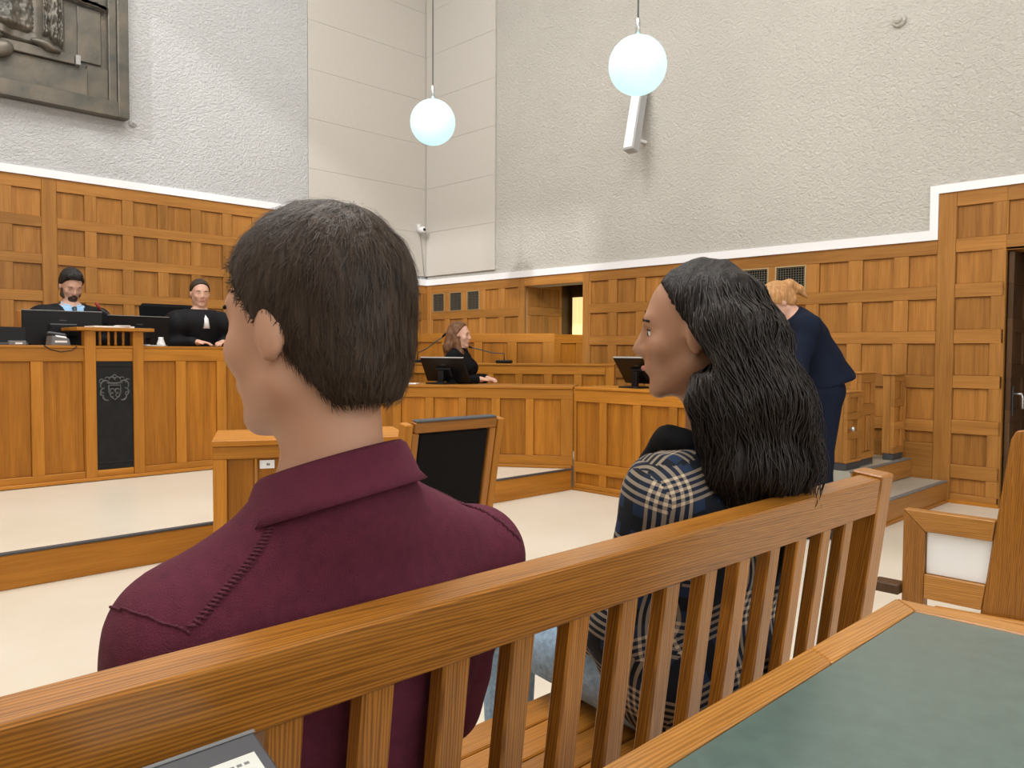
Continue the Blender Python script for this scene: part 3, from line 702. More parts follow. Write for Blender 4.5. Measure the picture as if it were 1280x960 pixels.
def drape(name, x0, x1, ztop, zb0, zb1, pleats, amp, ornament, y):
    nx, nz = 70, 70; bm = bmesh.new(); g = []
    for j in range(nz+1):
        row = []
        for i in range(nx+1):
            s, t = i/nx, j/nz
            zb = zb0 + (zb1-zb0)*s
            z = ztop + (zb-ztop)*t; x = x0 + (x1-x0)*s
            d = amp*math.sin(pleats*2*PI*s + 0.8*t) + 0.4*amp*math.sin(pleats*4.6*PI*s+1.3)
            if t > ornament:
                d += 0.020*math.sin(x*95 + 2*math.sin(z*60))*math.sin(z*110 + 1.5*math.sin(x*70)) + 0.006*math.sin(z*150)
            e = min(s, 1-s, (1-t)*1.5)*12
            row.append(bm.verts.new((x, YR - 0.05 - (y-0.05)*min(1, e) - d*min(1, e), z)))
        g.append(row)
    for j in range(nz):
        for i in range(nx): bm.faces.new((g[j][i], g[j][i+1], g[j+1][i+1], g[j+1][i]))
    o = link(name, bm_mesh(bm, True), 'bronze', rel)
    return o
drape('robe', 1.2, 2.115, 5.2, 4.10, 4.02, 3.0, 0.025, 0.68, 0.15)
drape('robe', 2.125, 2.32, 5.2, 4.04, 3.97, 2.0, 0.016, 0.66, 0.13)
drape('under_robe', 1.2, 2.34, 4.6, 4.04, 3.93, 4.0, 0.012, 2.0, 0.095)
for fx in (1.66, 2.13):
    bmf = bmesh.new(); bmesh.ops.create_uvsphere(bmf, u_segments=16, v_segments=10, radius=1.0)
    for v in bmf.verts: v.co = Vector((v.co.x*0.13, v.co.y*0.05, v.co.z*0.035 + (0.02 if v.co.x < 0 else 0)))
    link('foot', bm_mesh(bmf, True), 'bronze', rel, (fx+0.02, YR-0.15, 3.98 if fx < 2 else 3.955), (0, math.radians(8), 0))
bmf = bmesh.new(); bmesh.ops.create_uvsphere(bmf, u_segments=14, v_segments=8, radius=1.0)
for v in bmf.verts: v.co = Vector((v.co.x*0.10, v.co.y*0.05, v.co.z*0.075))
link('foot', bm_mesh(bmf, True), 'bronze', rel, (1.80, YR-0.15, 3.85), (0, math.radians(-25), 0))

# small fittings on the walls
cc = thing('security_camera', (6.60, YA, 2.78), 'small white security camera mounted on the acoustic boards', 'camera')
boxlh('mount', (6.58, YA-0.03, 2.80), (6.62, YA+0.001, 2.86), 'white', cc)
link('body', lathe([(0.02, 0), (0.042, 0.01), (0.042, 0.10), (0.03, 0.11)], 16), 'white', cc, (6.60, YA-0.02, 2.775), (PI/2, 0, 0))
link('lens', lathe([(0.018, 0), (0.018, 0.012), (0.01, 0.014)], 12), 'black', cc, (6.60, YA-0.13, 2.775), (PI/2, 0, 0))
tube('cable', [(6.60, YA-0.01, 2.80), (6.63, YA-0.008, 2.70), (6.66, YA-0.008, 2.5), (6.70, YA-0.008, 2.15)], 0.004, 'grey_edge', cc, 6)
dt = thing('wall_sensor', (XB, 2.444, 3.83), 'small round white sensor high on the right wall', 'sensor')
link('base', lathe([(0.055, 0), (0.055, 0.018), (0.045, 0.026)], 20), 'plaster_right', dt, (XB+0.008, 2.444, 3.83), (0, -PI/2, 0))
link('cap', lathe([(0.03, 0), (0.03, 0.014), (0.02, 0.02)], 16), 'plaster_right', dt, (XB-0.016, 2.444, 3.83), (0, -PI/2, 0))
bt = thing('wall_anchor', (2.965, YA, 3.453), 'small round painted anchor cap beside the bronze relief', 'anchor')
link('cap', lathe([(0.04, 0), (0.04, 0.012), (0.03, 0.022)], 18), 'plaster_back', bt, (2.965, YA+0.008, 3.453), (PI/2, 0, 0))
link('bolt', lathe([(0.012, 0), (0.012, 0.01)], 8), 'plaster_back', bt, (2.965, YA-0.013, 3.453), (PI/2, 0, 0))
M['speaker_grey'] = plain('speaker_grey', (0.42, 0.42, 0.42), 0.5)  # grey stands for the shade on the side of the white cabinet
sp = thing('column_speaker', (XB, 4.93, 3.5), 'slim white column loudspeaker tilted out from the right wall', 'speaker')
spr = (0, math.radians(13), 0)
box('cabinet', (XB-0.16, 4.92, 3.53), (0.11, 0.13, 0.72), 'speaker_grey', sp, spr, 0.008)
box('front_grille', (XB-0.217, 4.92, 3.543), (0.008, 0.105, 0.68), 'trim', sp, spr, 0.002)
boxlh('bracket', (XB-0.10, 4.90, 3.76), (XB+0.008, 4.94, 3.80), 'white', sp); boxlh('bracket', (XB-0.20, 4.90, 3.30), (XB+0.008, 4.94, 3.33), 'white', sp)
for gx, gy, gz, lab in ((4.519, 5.609, 3.199, 'lit opal glass globe pendant lamp hanging before the acoustic boards of the room corner'), (4.531, 3.373, 3.142, 'lit opal glass globe pendant lamp hanging before the column loudspeaker')):
    g = thing('globe_pendant_lamp', (gx, gy, gz), lab, 'lamp', 'globe pendant lamps')
    bmg = bmesh.new(); bmesh.ops.create_uvsphere(bmg, u_segments=40, v_segments=24, radius=0.2)
    link('globe', bm_mesh(bmg, True), 'globe', g, (gx, gy, gz))
    link('stem', lathe([(0.016, 0), (0.016, 0.12), (0.008, 0.13)], 12), 'steel', g, (gx, gy, gz+0.195))
    link('cord', lathe([(0.006, 0), (0.006, 7.6-gz-0.325)], 8), 'mid_grey', g, (gx, gy, gz+0.32))

# ------------------------------------------------------------------ public bench in the foreground
TILT = math.radians(7)
PV = Vector((0, 0.611, 0.898))
def tilted(x, v, w, pv=PV):
    return Vector((x, pv.y + v*math.cos(TILT) - w*math.sin(TILT), pv.z + v*math.sin(TILT) + w*math.cos(TILT)))
def bench_box(name, x0, x1, v0, v1, w0, w1, mat, parent, pv=PV, bev=0.003):
    return box(name, tilted((x0+x1)/2, (v0+v1)/2, (w0+w1)/2, pv), (x1-x0, v1-v0, w1-w0), mat, parent, (TILT, 0, 0), bev)
bn = thing('slatted_bench', (0.4, 0.9, 0), 'long pine bench with slatted back on which the man and woman sit', 'bench')
bench_box('top_rail', -1.2, 1.650, 0, 0.044, -0.073, 0, 'pine_x', bn)
for k in range(-15, 13):
    x = 0.324 + 0.1004*k
    bench_box('slat', x, x+0.038, 0.010, 0.034, -0.50, -0.0735, 'pine_z', bn)
bench_box('end_post', 1.651, 1.712, -0.002, 0.060, -0.905, 0.006, 'pine_z', bn)
bench_box('end_post', -1.26, -1.201, -0.002, 0.060, -0.905, 0.006, 'pine_z', bn)
bench_box('lower_rail', -1.2, 1.650, 0.006, 0.040, -0.56, -0.501, 'pine_x', bn)
for k in range(5): boxlh('seat_plank', (-1.2, 0.725+0.082*k, 0.40), (1.70, 0.803+0.082*k, 0.425), 'pine_x', bn)
for x in (-1.15, 0.25, 1.64):
    boxlh('leg', (x, 1.06, 0), (x+0.05, 1.11, 0.399), 'pine_z', bn); boxlh('seat_bearer', (x, 0.72, 0.345), (x+0.05, 1.059, 0.399), 'pine_y', bn)
# neighbouring bench across the aisle, seen from its end
XN = 2.95; PV2 = Vector((0, 0.655, 0.905))
nb = thing('bench_end', (XN, 0.9, 0), 'pine bench across the aisle with slanted end plank and white arm panel', 'bench')
prism('end_plank', [(0.025, 0.905), (0.045, 0.912), (0.060, 0.905), (-0.055, 0.0), (-0.21, 0.0)][::1], 0, 0.045, 'pine_z', nb, (XN+0.045, 0.655, 0), (0, 0, -PI/2)) if False else None
bmx = bmesh.new()
poly = [(0.690, 0.875), (0.676, 0.905), (0.640, 0.912), (0.560, 0.88), (0.63, 0.0), (0.80, 0.0)]
a_ = [bmx.verts.new((0, y, z)) for y, z in poly]; b_ = [bmx.verts.new((0.045, y, z)) for y, z in poly]
bmx.faces.new(a_); bmx.faces.new(b_[::-1])
for i in range(6): bmx.faces.new((a_[i], a_[(i+1) % 6], b_[(i+1) % 6], b_[i]))
bmesh.ops.bevel(bmx, geom=list(bmx.edges), offset=0.004, segments=1, affect='EDGES')
link('end_plank', bm_mesh(bmx), 'pine_z', nb, (XN, 0, 0))
def slab_yz(name, poly, x0, x1, mat, parent):
    b = bmesh.new()
    a = [b.verts.new((x0, y, z)) for y, z in poly]; c = [b.verts.new((x1, y, z)) for y, z in poly]
    b.faces.new(a); b.faces.new(c[::-1]); n = len(poly)
    for i in range(n): b.faces.new((a[i], a[(i+1) % n], c[(i+1) % n], c[i]))
    bmesh.ops.bevel(b, geom=list(b.edges), offset=0.002, segments=1, affect='EDGES')
    return link(name, bm_mesh(b), mat, parent)
slab_yz('arm_rail', [(1.012, 0.604), (0.727, 0.604), (0.735, 0.535), (0.940, 0.535)], XN-0.004, XN+0.044, 'pine_pale_y', nb)
slab_yz('arm_stile', [(1.012, 0.603), (0.941, 0.534), (0.941, 0.0), (1.012, 0.0)], XN-0.003, XN+0.043, 'pine_z', nb)
slab_yz('lower_arm_rail', [(0.940, 0.385), (0.751, 0.385), (0.762, 0.30), (0.940, 0.30)], XN-0.003, XN+0.043, 'pine_pale_y', nb)
slab_yz('arm_panel', [(0.939, 0.534), (0.735, 0.534), (0.751, 0.386), (0.939, 0.386)], XN+0.014, XN+0.026, 'white', nb)
slab_yz('stretcher', [(0.90, 0.285), (0.50, 0.30), (0.50, 0.275), (0.90, 0.262)], XN-0.03, XN-0.004, 'pine_pale_y', nb)
boxlh('seat', (XN+0.046, 0.80, 0.375), (3.9, 1.0, 0.402), 'pine_x', nb)
boxlh('seat_edge', (XN-0.03, 1.014, 0.300), (XN+0.045, 1.11, 0.335), 'dark_wood', nb)
PV3 = Vector((0, 0.60, 0.898))
bench_box('top_rail', XN+0.05, 3.9, 0, 0.044, -0.073, 0, 'pine_x', nb, PV3)
for k in range(8): bench_box('slat', XN+0.10+0.1*k, XN+0.138+0.1*k, 0.010, 0.034, -0.50, -0.0735, 'pine_z', nb, PV3)
for y in (0.72, 0.94): boxlh('leg', (3.85, y, 0), (3.9, y+0.05, 0.375), 'pine_z', nb)

# ------------------------------------------------------------------ green topped desk
dk = thing('green_topped_desk', (0.4, 0.2, 0), 'pine framed desk with green leather top behind the bench', 'desk')
ZD, DX, DY, DW = 0.772, 1.281, 0.448, 0.040
def slab_xy(name, poly, z0, z1, mat, parent):
    b = bmesh.new()
    a = [b.verts.new((x, y, z0)) for x, y in poly]; c = [b.verts.new((x, y, z1)) for x, y in poly]
    b.faces.new(a); b.faces.new(c[::-1]); n = len(poly)
    for i in range(n): b.faces.new((a[i], a[(i+1) % n], c[(i+1) % n], c[i]))
    bmesh.ops.bevel(b, geom=list(b.edges), offset=0.002, segments=1, affect='EDGES')
    return link(name, bm_mesh(b), mat, parent)
X0, Y0 = -0.95, -0.32
slab_xy('front_border', [(X0, DY), (0.985, DY), (0.955, DY-DW), (X0+DW, DY-DW)], ZD-0.032, ZD, 'pine_pale_x', dk)
slab_xy('front_border', [(0.986, DY), (DX, DY), (DX-DW, DY-DW), (0.956, DY-DW)], ZD-0.032, ZD, 'pine_pale_x', dk)
slab_xy('end_border', [(DX, DY), (DX, Y0), (DX-DW, Y0+DW), (DX-DW, DY-DW)], ZD-0.032, ZD, 'pine_pale_y', dk)
slab_xy('end_border', [(X0, DY), (X0, Y0), (X0+DW, Y0+DW), (X0+DW, DY-DW)], ZD-0.032, ZD, 'pine_pale_y', dk)
slab_xy('back_border', [(X0, Y0), (DX, Y0), (DX-DW, Y0+DW), (X0+DW, Y0+DW)], ZD-0.032, ZD, 'pine_pale_x', dk)
boxlh('leather_top', (X0+DW, Y0+DW, ZD-0.03), (DX-DW, DY-DW, ZD-0.002), 'leather', dk, 0.002)
boxlh('apron', (X0+0.05, DY-0.05, 0.62), (DX-0.05, DY-0.03, ZD-0.033), 'pine_x', dk)
boxlh('apron', (DX-0.06, Y0+0.05, 0.62), (DX-0.04, DY-0.051, ZD-0.033), 'pine_y', dk)
for x in (X0+0.03, DX-0.10):
    for y in (Y0+0.03, DY-0.122): boxlh('leg', (x, y, 0), (x+0.06, y+0.06, 0.62), 'pine_z', dk)
# e-reader leaning on the rail of the bench
er = thing('e_reader', (0.24, 0.45, 0.775), 'dark grey e-reader with pale screen leaning on the bench rail', 'tablet')
pt, pb = Vector((0, 0.6035, 0.836)), Vector((0, 0.445, 0.779))
dn = (pb-pt); ln = dn.length; ang = math.atan2(pt.z-pb.z, pt.y-pb.y)
xr, wd = 0.298, 0.122
def er_box(name, x0, x1, s0, s1, t0, t1, mat, bev):
    c = pt + dn*((s0+s1)/2/ln) + Vector((0, -math.sin(ang), math.cos(ang)))*((t0+t1)/2); c.x = (x0+x1)/2
    return box(name, c, (x1-x0, s1-s0, t1-t0), mat, er, (ang, 0, 0), bev)
M['reader_shell'] = plain('reader_shell', (0.055, 0.057, 0.065), 0.55)
M['reader_screen'] = plain('reader_screen', (0.62, 0.63, 0.58), 0.35)
er_box('shell', xr-wd, xr, 0, ln, -0.004, 0.005, 'reader_shell', 0.0025)
sc_ = er_box('screen', xr-wd+0.014, xr-0.010, 0.022, ln-0.022, 0.0048, 0.0054, 'reader_screen', 0)
er_box('rim', xr-wd, xr, 0.0, 0.0035, 0.005, 0.0065, 'mid_grey', 0.001)
for i in range(3): er_box('status_mark', xr-0.034+0.006*i, xr-0.030+0.006*i, 0.029, 0.0315, 0.0054, 0.0056, 'mid_grey', 0)

# ------------------------------------------------------------------ chair and table in the well of the court
ch = thing('witness_chair', (1.97, 2.45, 0), 'wooden armchair with black upholstered back standing before the dais', 'chair')
CT = math.radians(10); PC = Vector((0, 2.26, 0.895))
def cb(name, x0, x1, v0, v1, w0, w1, mat, bev=0.004):
    p = Vector(((x0+x1)/2, PC.y + (v0+v1)/2*math.cos(CT) - (w0+w1)/2*math.sin(CT), PC.z + (v0+v1)/2*math.sin(CT) + (w0+w1)/2*math.cos(CT)))
    return box(name, p, (x1-x0, v1-v0, w1-w0), mat, ch, (CT, 0, 0), bev)
cb('top_rail', 1.745, 2.150, 0.0, 0.03, -0.040, 0.0, 'chair_wood_x'); cb('top_edge', 1.75, 2.145, -0.002, 0.032, 0.0, 0.007, 'dark_grey')
cb('back_stile', 1.735, 1.768, 0.0, 0.035, -0.50, -0.041, 'chair_wood'); cb('back_stile', 2.118, 2.150, 0.0, 0.035, -0.50, -0.041, 'chair_wood')
cb('back_pad', 1.769, 2.117, 0.006, 0.04, -0.36, -0.041, 'upholstery', 0.01); cb('lower_rail', 1.769, 2.117, 0.0, 0.03, -0.42, -0.361, 'chair_wood_x')
cb('side_post', 2.152, 2.185, -0.005, 0.04, -0.52, -0.004, 'honey_z'); cb('side_post', 1.70, 1.733, -0.005, 0.04, -0.52, -0.004, 'honey_z')
boxlh('seat_pad', (1.74, 2.36, 0.42), (2.14, 2.78, 0.48), 'upholstery', ch, 0.02)
boxlh('seat_frame', (1.72, 2.35, 0.37), (2.16, 2.80, 0.419), 'chair_wood_x', ch)
for x in (1.70, 2.145):
    boxlh('leg', (x, 2.74, 0), (x+0.04, 2.79, 0.62), 'chair_wood', ch); boxlh('leg', (x, 2.33, 0), (x+0.04, 2.38, 0.40), 'chair_wood', ch)
    boxlh('armrest', (x-0.005, 2.31, 0.62), (x+0.045, 2.80, 0.65), 'chair_wood_x', ch)
wt = thing('witness_table', (1.83, 3.4, 0), 'honey oak panelled witness table with a white label standing before the dais', 'table')
W = Face(wt, (1.41, 3.19), math.radians(-27), ('honey', 'honey_panel'))
W.grid(0.0, 0.80, 0.06, 0.755, [(0.055, 0.165), (0.175, 0.40), (0.45, 0.74)], [(0.12, 0.70)], rec=0.02)
W.box('side_panel', 0.0, 0.025, 0.041, 0.45, 0.06, 0.755, 'honey_z'); W.box('side_panel', 0.775, 0.80, 0.041, 0.45, 0.06, 0.755, 'honey_z')
W.box('top', -0.004, 0.82, -0.012, 0.46, 0.755, 0.78, 'honey_x'); W.box('plinth', 0.01, 0.79, 0.012, 0.44, 0.0, 0.06, 'honey_x')
lb = W.box('name_label', 0.185, 0.245, 0.016, 0.0205, 0.655, 0.690, 'paper', 0.0)
for k in range(4): W.box('label_mark', 0.198+0.008*k, 0.204+0.008*k, 0.0152, 0.016, 0.668, 0.677, 'mid_grey', 0, lb)

# ------------------------------------------------------------------ monitors and desk clutter
def monitor(c, w, h, face, tilt, label, stand_h, group=None):
    """c = middle of the foot on the desk; face = direction angle the screen looks at; we mostly see the back"""
    t = thing('monitor', c, label, 'monitor', group)
    rz = face + PI/2          # local -y is the viewing side
    d = Vector((math.cos(face), math.sin(face), 0)); c = Vector(c)
    q = Euler((tilt, 0, rz)).to_matrix()
    mid = c + Vector((0, 0, stand_h + h/2))
    bk = box('shell', mid, (w, 0.022, h), 'screen_back', t, (tilt, 0, rz), 0.004)
    box('screen', mid + q @ Vector((0, -0.0118, 0)), (w-0.016, 0.002, h-0.02), 'black', t, (tilt, 0, rz), 0)
    box('top_edge', mid + q @ Vector((0, 0.0, h/2+0.0015)), (w, 0.020, 0.004), 'grey_edge', t, (tilt, 0, rz), 0.001)
    box('vent_hump', mid + q @ Vector((0, 0.022, -0.02)), (w*0.36, 0.03, h*0.4), 'screen_back', t, (tilt, 0, rz), 0.008)
    box('maker_badge', mid + q @ Vector((0, 0.0115, h*0.22)), (0.05, 0.001, 0.008), 'dark_grey', t, (tilt, 0, rz), 0)
    box('neck', c + Vector((0, 0, (stand_h+h*0.45)/2)) - d*(0.045+0.02*abs(tilt)), (0.06, 0.03, stand_h+h*0.45), 'black', t, (0, 0, rz), 0.004)
    box('foot', c + Vector((0, 0, 0.006)) - d*0.05, (0.22, 0.18, 0.012), 'black', t, (0, 0, rz), 0.004)
    return t
ZJ = 1.187
monitor((1.83, 6.78, ZJ), 0.545, 0.255, math.radians(84), math.radians(-3), 'wide black monitor seen from behind in front of the bearded judge', 0.01)
monitor((2.40, 6.80, ZJ), 0.50, 0.235, math.radians(96), math.radians(-3), 'black monitor seen from behind to the right of the lectern papers', 0.01)
lp = thing('docking_box', (1.38, 6.52, ZJ), 'flat dark laptop lid with grey box at the end of the judges bench', 'laptop')
box('lid', (1.36, 6.62, ZJ+0.068), (0.36, 0.014, 0.125), 'screen_back', lp, (math.radians(-12), 0, 0)); boxlh('base', (1.19, 6.50, ZJ), (1.53, 6.72, ZJ+0.016), 'dark_grey', lp)
boxlh('connector', (1.40, 6.47, ZJ), (1.51, 6.499, ZJ+0.03), 'mid_grey', lp); boxlh('label', (1.44, 6.4685, ZJ+0.006), (1.485, 6.4698, ZJ+0.018), 'paper', lp, 0)
ph = thing('desk_telephone', (1.73, 6.5, ZJ), 'grey desk telephone standing before the wide black monitor', 'telephone')
prism('body', [(-0.065, 0), (0.065, 0), (0.055, 0.05), (-0.055, 0.07)], 0, 0.15, 'mid_grey', ph, (1.73, 6.46, ZJ), None, 0.004)
box('handset', (1.72, 6.53, ZJ+0.082), (0.13, 0.035, 0.025), 'dark_grey', ph, (0, math.radians(8), 0), 0.01); boxlh('label', (1.69, 6.4585, ZJ+0.02), (1.77, 6.4605, ZJ+0.034), 'paper', ph, 0)
box('keypad', (1.735, 6.475, ZJ+0.062), (0.07, 0.03, 0.006), 'white', ph, (math.radians(20), math.radians(8), 0), 0.001)
tag(tube('hanging_cable', [(1.55, 6.50, 1.192), (1.58, 6.40, 1.192), (1.60, 6.352, 1.18), (1.63, 6.35, 1.155), (1.70, 6.35, 1.138), (1.77, 6.35, 1.15), (1.80, 6.352, 1.175), (1.82, 6.40, 1.192), (1.83, 6.46, 1.192)], 0.004, 'black', None, 6), 'thin black cable drooping over the edge of the judges bench', 'cable')
pp = thing('document_stack', (2.09, 6.50, 1.322), 'thin stack of white documents lying on the lectern top', 'papers')
box('sheet_pile', (2.07, 6.48, 1.329), (0.29, 0.20, 0.012), 'paper', pp, (0, 0, 0.05), 0.001); box('cover_sheet', (2.15, 6.45, 1.339), (0.10, 0.15, 0.006), 'paper', pp, (0, 0, -0.2), 0.001)
pl = thing('loose_paper', (2.38, 6.5, ZJ), 'white loose papers lying flat beside the lectern posts', 'papers')
box('sheet', (2.38, 6.47, ZJ+0.004), (0.15, 0.10, 0.007), 'paper', pl, (0, 0, 0.2), 0.001); box('sheet', (2.33, 6.55, ZJ+0.010), (0.12, 0.10, 0.004), 'paper', pl, (0, 0, -0.3), 0.001)
cu = thing('white_cup', (2.46, 6.50, ZJ), 'small white conical cup standing on the judges bench', 'cup')
link('cup_body', lathe([(0.034, 0), (0.032, 0.02), (0.018, 0.06), (0.02, 0.072), (0.014, 0.072), (0.014, 0.05)], 18), 'white', cu, (2.46, 6.50, ZJ)); link('saucer', lathe([(0.03, 0.0), (0.045, 0.004), (0.046, 0.008)], 18), 'white', cu, (2.46, 6.50, ZJ-0.0005))
def mic(base, tip, bend, label, red=False):
    t = thing('gooseneck_microphone', base, label, 'microphone'); b = Vector(base); e = Vector(tip)
    box('base', b + Vector((0, 0, 0.017)), (0.16, 0.11, 0.034), 'black', t, (0, 0, CA), 0.008)
    tube('gooseneck', [b + Vector((0, 0, 0.03)), b + Vector((0, 0, 0.10)), b.lerp(e, 0.35) + Vector((0, 0, bend)), b.lerp(e, 0.7) + Vector((0, 0, bend*0.5)), e], 0.006, 'dark_grey', t, 8)
    dr = (e - b.lerp(e, 0.8)).normalized()
    tube('capsule', [e - dr*0.01, e + dr*0.02, e + dr*0.05, e + dr*0.06], [0.008, 0.013, 0.013, 0.006], 'red_foam' if red else 'black', t, 10)
    return t
M['red_foam'] = plain('red_foam', (0.30, 0.03, 0.02), 0.6)
K3p = lambda u, v, z: K3.at(u, v, z)
mic(K3p(-0.83, 0.10, 1.04), K3p(-1.16, 0.02, 1.20), 0.05, 'black gooseneck microphone on the inner oak desk reaching towards the clerk')
mic(K3p(-1.75, 0.12, 1.04), K3p(-1.46, 0.05, 1.31), 0.05, 'black gooseneck microphone standing upright behind the hair of the clerk')
mic((2.33, 6.98, ZJ), (2.16, 6.99, 1.49), 0.12, 'slim red tipped microphone in front of the judge gown', True)
ka = math.radians(55)
k0 = K.at(-1.17, 0.24, 0.869)
monitor(k0, 0.50, 0.235, CA+PI/2-0.45, math.radians(-26), 'black monitor seen from behind on the slanted clerk counter', 0.01)
k1 = K2.at(0.50, 0.25, 0.869)
monitor(k1, 0.46, 0.26, CA+PI/2-0.75, math.radians(-36), 'black monitor tilted back on the counter beside the dark haired woman', 0.01)
kp = thing('counter_papers', K.at(-1.5, 0.12, 0.868), 'pale papers and a small white lamp base beside the clerk monitor', 'papers')
box('sheet', K.at(-1.48, 0.10, 0.873), (0.20, 0.12, 0.008), 'paper', kp, (0, 0, CA), 0.001); box('marker', K.at(-1.56, 0.08, 0.89), (0.03, 0.03, 0.03), 'white', kp, (0, 0, CA), 0.008)
jc = thing('judge_chair', (1.95, 7.45, 0.47), 'wooden chair back behind the shoulder of the bearded judge', 'chair')
box('back_frame', (1.95, 7.46, 1.27), (0.56, 0.03, 0.42), 'chair_wood', jc, (math.radians(-6), 0, 0), 0.01); boxlh('seat', (1.68, 6.98, 0.88), (2.22, 7.42, 0.93), 'upholstery', jc, 0.015)
link('column', lathe([(0.03, 0), (0.03, 0.32)], 12), 'black', jc, (1.95, 7.2, 0.56)); link('foot', lathe([(0.28, 0), (0.28, 0.03), (0.05, 0.09)], 20), 'black', jc, (1.95, 7.2, 0.471))
jc2 = thing('judge_chair', (3.05, 7.45, 0.47), 'tall black chair back beside the robed judge further along the bench', 'chair')
box('back_pad', (2.88, 7.42, 1.30), (0.50, 0.07, 0.56), 'black_cloth', jc2, (math.radians(-6), 0, 0), 0.03); boxlh('seat', (2.68, 6.98, 0.88), (3.28, 7.38, 0.94), 'black_cloth', jc2, 0.02)
link('column', lathe([(0.03, 0), (0.03, 0.32)], 12), 'black', jc2, (3.0, 7.2, 0.56)); link('foot', lathe([(0.28, 0), (0.28, 0.03), (0.05, 0.09)], 20), 'black', jc2, (3.0, 7.2, 0.471))

# ------------------------------------------------------------------ people: smooth-blended bodies meshed from distance fields
class SDF:
    def __init__(self): self.pr = []
    def add(self, kind, k, *a): self.pr.append((kind, k) + a); return self
    def cap(self, a, b, ra, rb=None, k=0.03): return self.add('cap', k, np.array(a, float), np.array(b, float), ra, ra if rb is None else rb)
    def ell(self, c, r, k=0.03, R=None): return self.add('ell', k, np.array(c, float), np.array(r, float), R)
    def cut(self, c, r, k=0.01, R=None): return self.add('cut', k, np.array(c, float), np.array(r, float), R)
    def chain(self, pts, rads, k=0.03):
        for i in range(len(pts)-1): self.cap(pts[i], pts[i+1], rads[i], rads[i+1], k)
        return self
    def bounds(self):
        lo = np.full(3, 1e9); hi = -lo
        for p in self.pr:
            if p[0] == 'cap':
                r = max(p[4], p[5])
                for q in (p[2], p[3]): lo = np.minimum(lo, q-r); hi = np.maximum(hi, q+r)
            elif p[0] == 'ell':
                r = p[3].max() if p[4] is not None else p[3]
                lo = np.minimum(lo, p[2]-r); hi = np.maximum(hi, p[2]+r)
        return lo, hi
def smin(a, b, k):
    h = np.clip(0.5 + 0.5*(b-a)/k, 0, 1)
    return b*(1-h) + a*h - k*h*(1-h)
def prim_d(p, X):
    if p[0] == 'cap':
        a, b, ra, rb = p[2:]
        ba = b-a; pa = X-a; h = np.clip((pa@ba)/max(ba@ba, 1e-9), 0, 1)
        return np.linalg.norm(pa - h[..., None]*ba, axis=-1) - (ra + h*(rb-ra))
    c, r, R = p[2:]
    q = X-c
    if R is not None: q = q@R
    k0 = np.linalg.norm(q/r, axis=-1); k1 = np.linalg.norm(q/(r*r), axis=-1)
    return k0*(k0-1)/np.maximum(k1, 1e-6)
def sdf_eval(s, axes, inflate=0.0):
    n = [len(a) for a in axes]; out = np.full(n, 0.5, np.float32)
    res = axes[0][1]-axes[0][0]
    for p in s.pr:
        if p[0] == 'cap':
            r = max(p[4], p[5]); lo = np.minimum(p[2], p[3])-r; hi = np.maximum(p[2], p[3])+r
        else:
            r = p[3].max() if p[4] is not None else p[3]; lo = p[2]-r; hi = p[2]+r
        m_ = p[1] + 3*res + inflate + 0.02
        sl = tuple(slice(max(0, np.searchsorted(a, l-m_)), np.searchsorted(a, h+m_)) for a, l, h in zip(axes, lo, hi))
        sub = [a[q] for a, q in zip(axes, sl)]
        if min(len(q) for q in sub) == 0: continue
        X = np.stack(np.meshgrid(*sub, indexing='ij'), -1)
        d = prim_d(p, X)
        if p[0] == 'cut': out[sl] = -smin(-out[sl], d, p[1])
        else: out[sl] = smin(out[sl], d, p[1])
    return out - inflate
def nets(vals, axes):
    """naive surface nets: vertices and quads of the zero level"""
    nx, ny, nz = vals.shape; res = axes[0][1]-axes[0][0]
    ins = vals < 0
    cs = [(i, j, k) for i in (0, 1) for j in (0, 1) for k in (0, 1)]
    def cv(arr, c): return arr[c[0]:nx-1+c[0], c[1]:ny-1+c[1], c[2]:nz-1+c[2]]
    cnt = sum(cv(ins, c).astype(np.int8) for c in cs)
    act = (cnt > 0) & (cnt < 8); idx = np.argwhere(act)
    ids = np.full(act.shape, -1, np.int64); ids[act] = np.arange(len(idx))
    acc = np.zeros((len(idx), 3)); num = np.zeros(len(idx))
    g = {c: cv(vals, c)[act] for c in cs}
    for a in cs:
        for ax in range(3):
            if a[ax] == 0:
                b = list(a); b[ax] = 1; b = tuple(b)
                va, vb = g[a], g[b]; mk = (va < 0) != (vb < 0)
                t = np.where(mk, va/np.where(mk, va-vb, 1), 0)
                pt = np.array(a, float)[None].repeat(len(idx), 0); pt[:, ax] += t
                acc[mk] += pt[mk]; num[mk] += 1
    V = (idx + acc/num[:, None])*res + np.array([a[0] for a in axes])
    Q = []
    for ax in range(3):
        sl0 = [slice(None)]*3; sl1 = [slice(None)]*3; sl0[ax] = slice(0, -1); sl1[ax] = slice(1, None)
        a0 = ins[tuple(sl0)]; ch_ = a0 != ins[tuple(sl1)]
        e = np.argwhere(ch_); o1, o2 = [(1, 2), (2, 0), (0, 1)][ax]
        ok = (e[:, o1] > 0) & (e[:, o2] > 0) & (e[:, o1] < vals.shape[o1]-1) & (e[:, o2] < vals.shape[o2]-1)
        e = e[ok]; fl = a0[tuple(e.T)]
        def gid(d1, d2):
            q = e.copy(); q[:, o1] -= d1; q[:, o2] -= d2; return ids[tuple(q.T)]
        q = np.stack([gid(1, 1), gid(0, 1), gid(0, 0), gid(1, 0)], -1)
        q[~fl] = q[~fl][:, ::-1]; Q.append(q)
    return V, np.concatenate(Q)
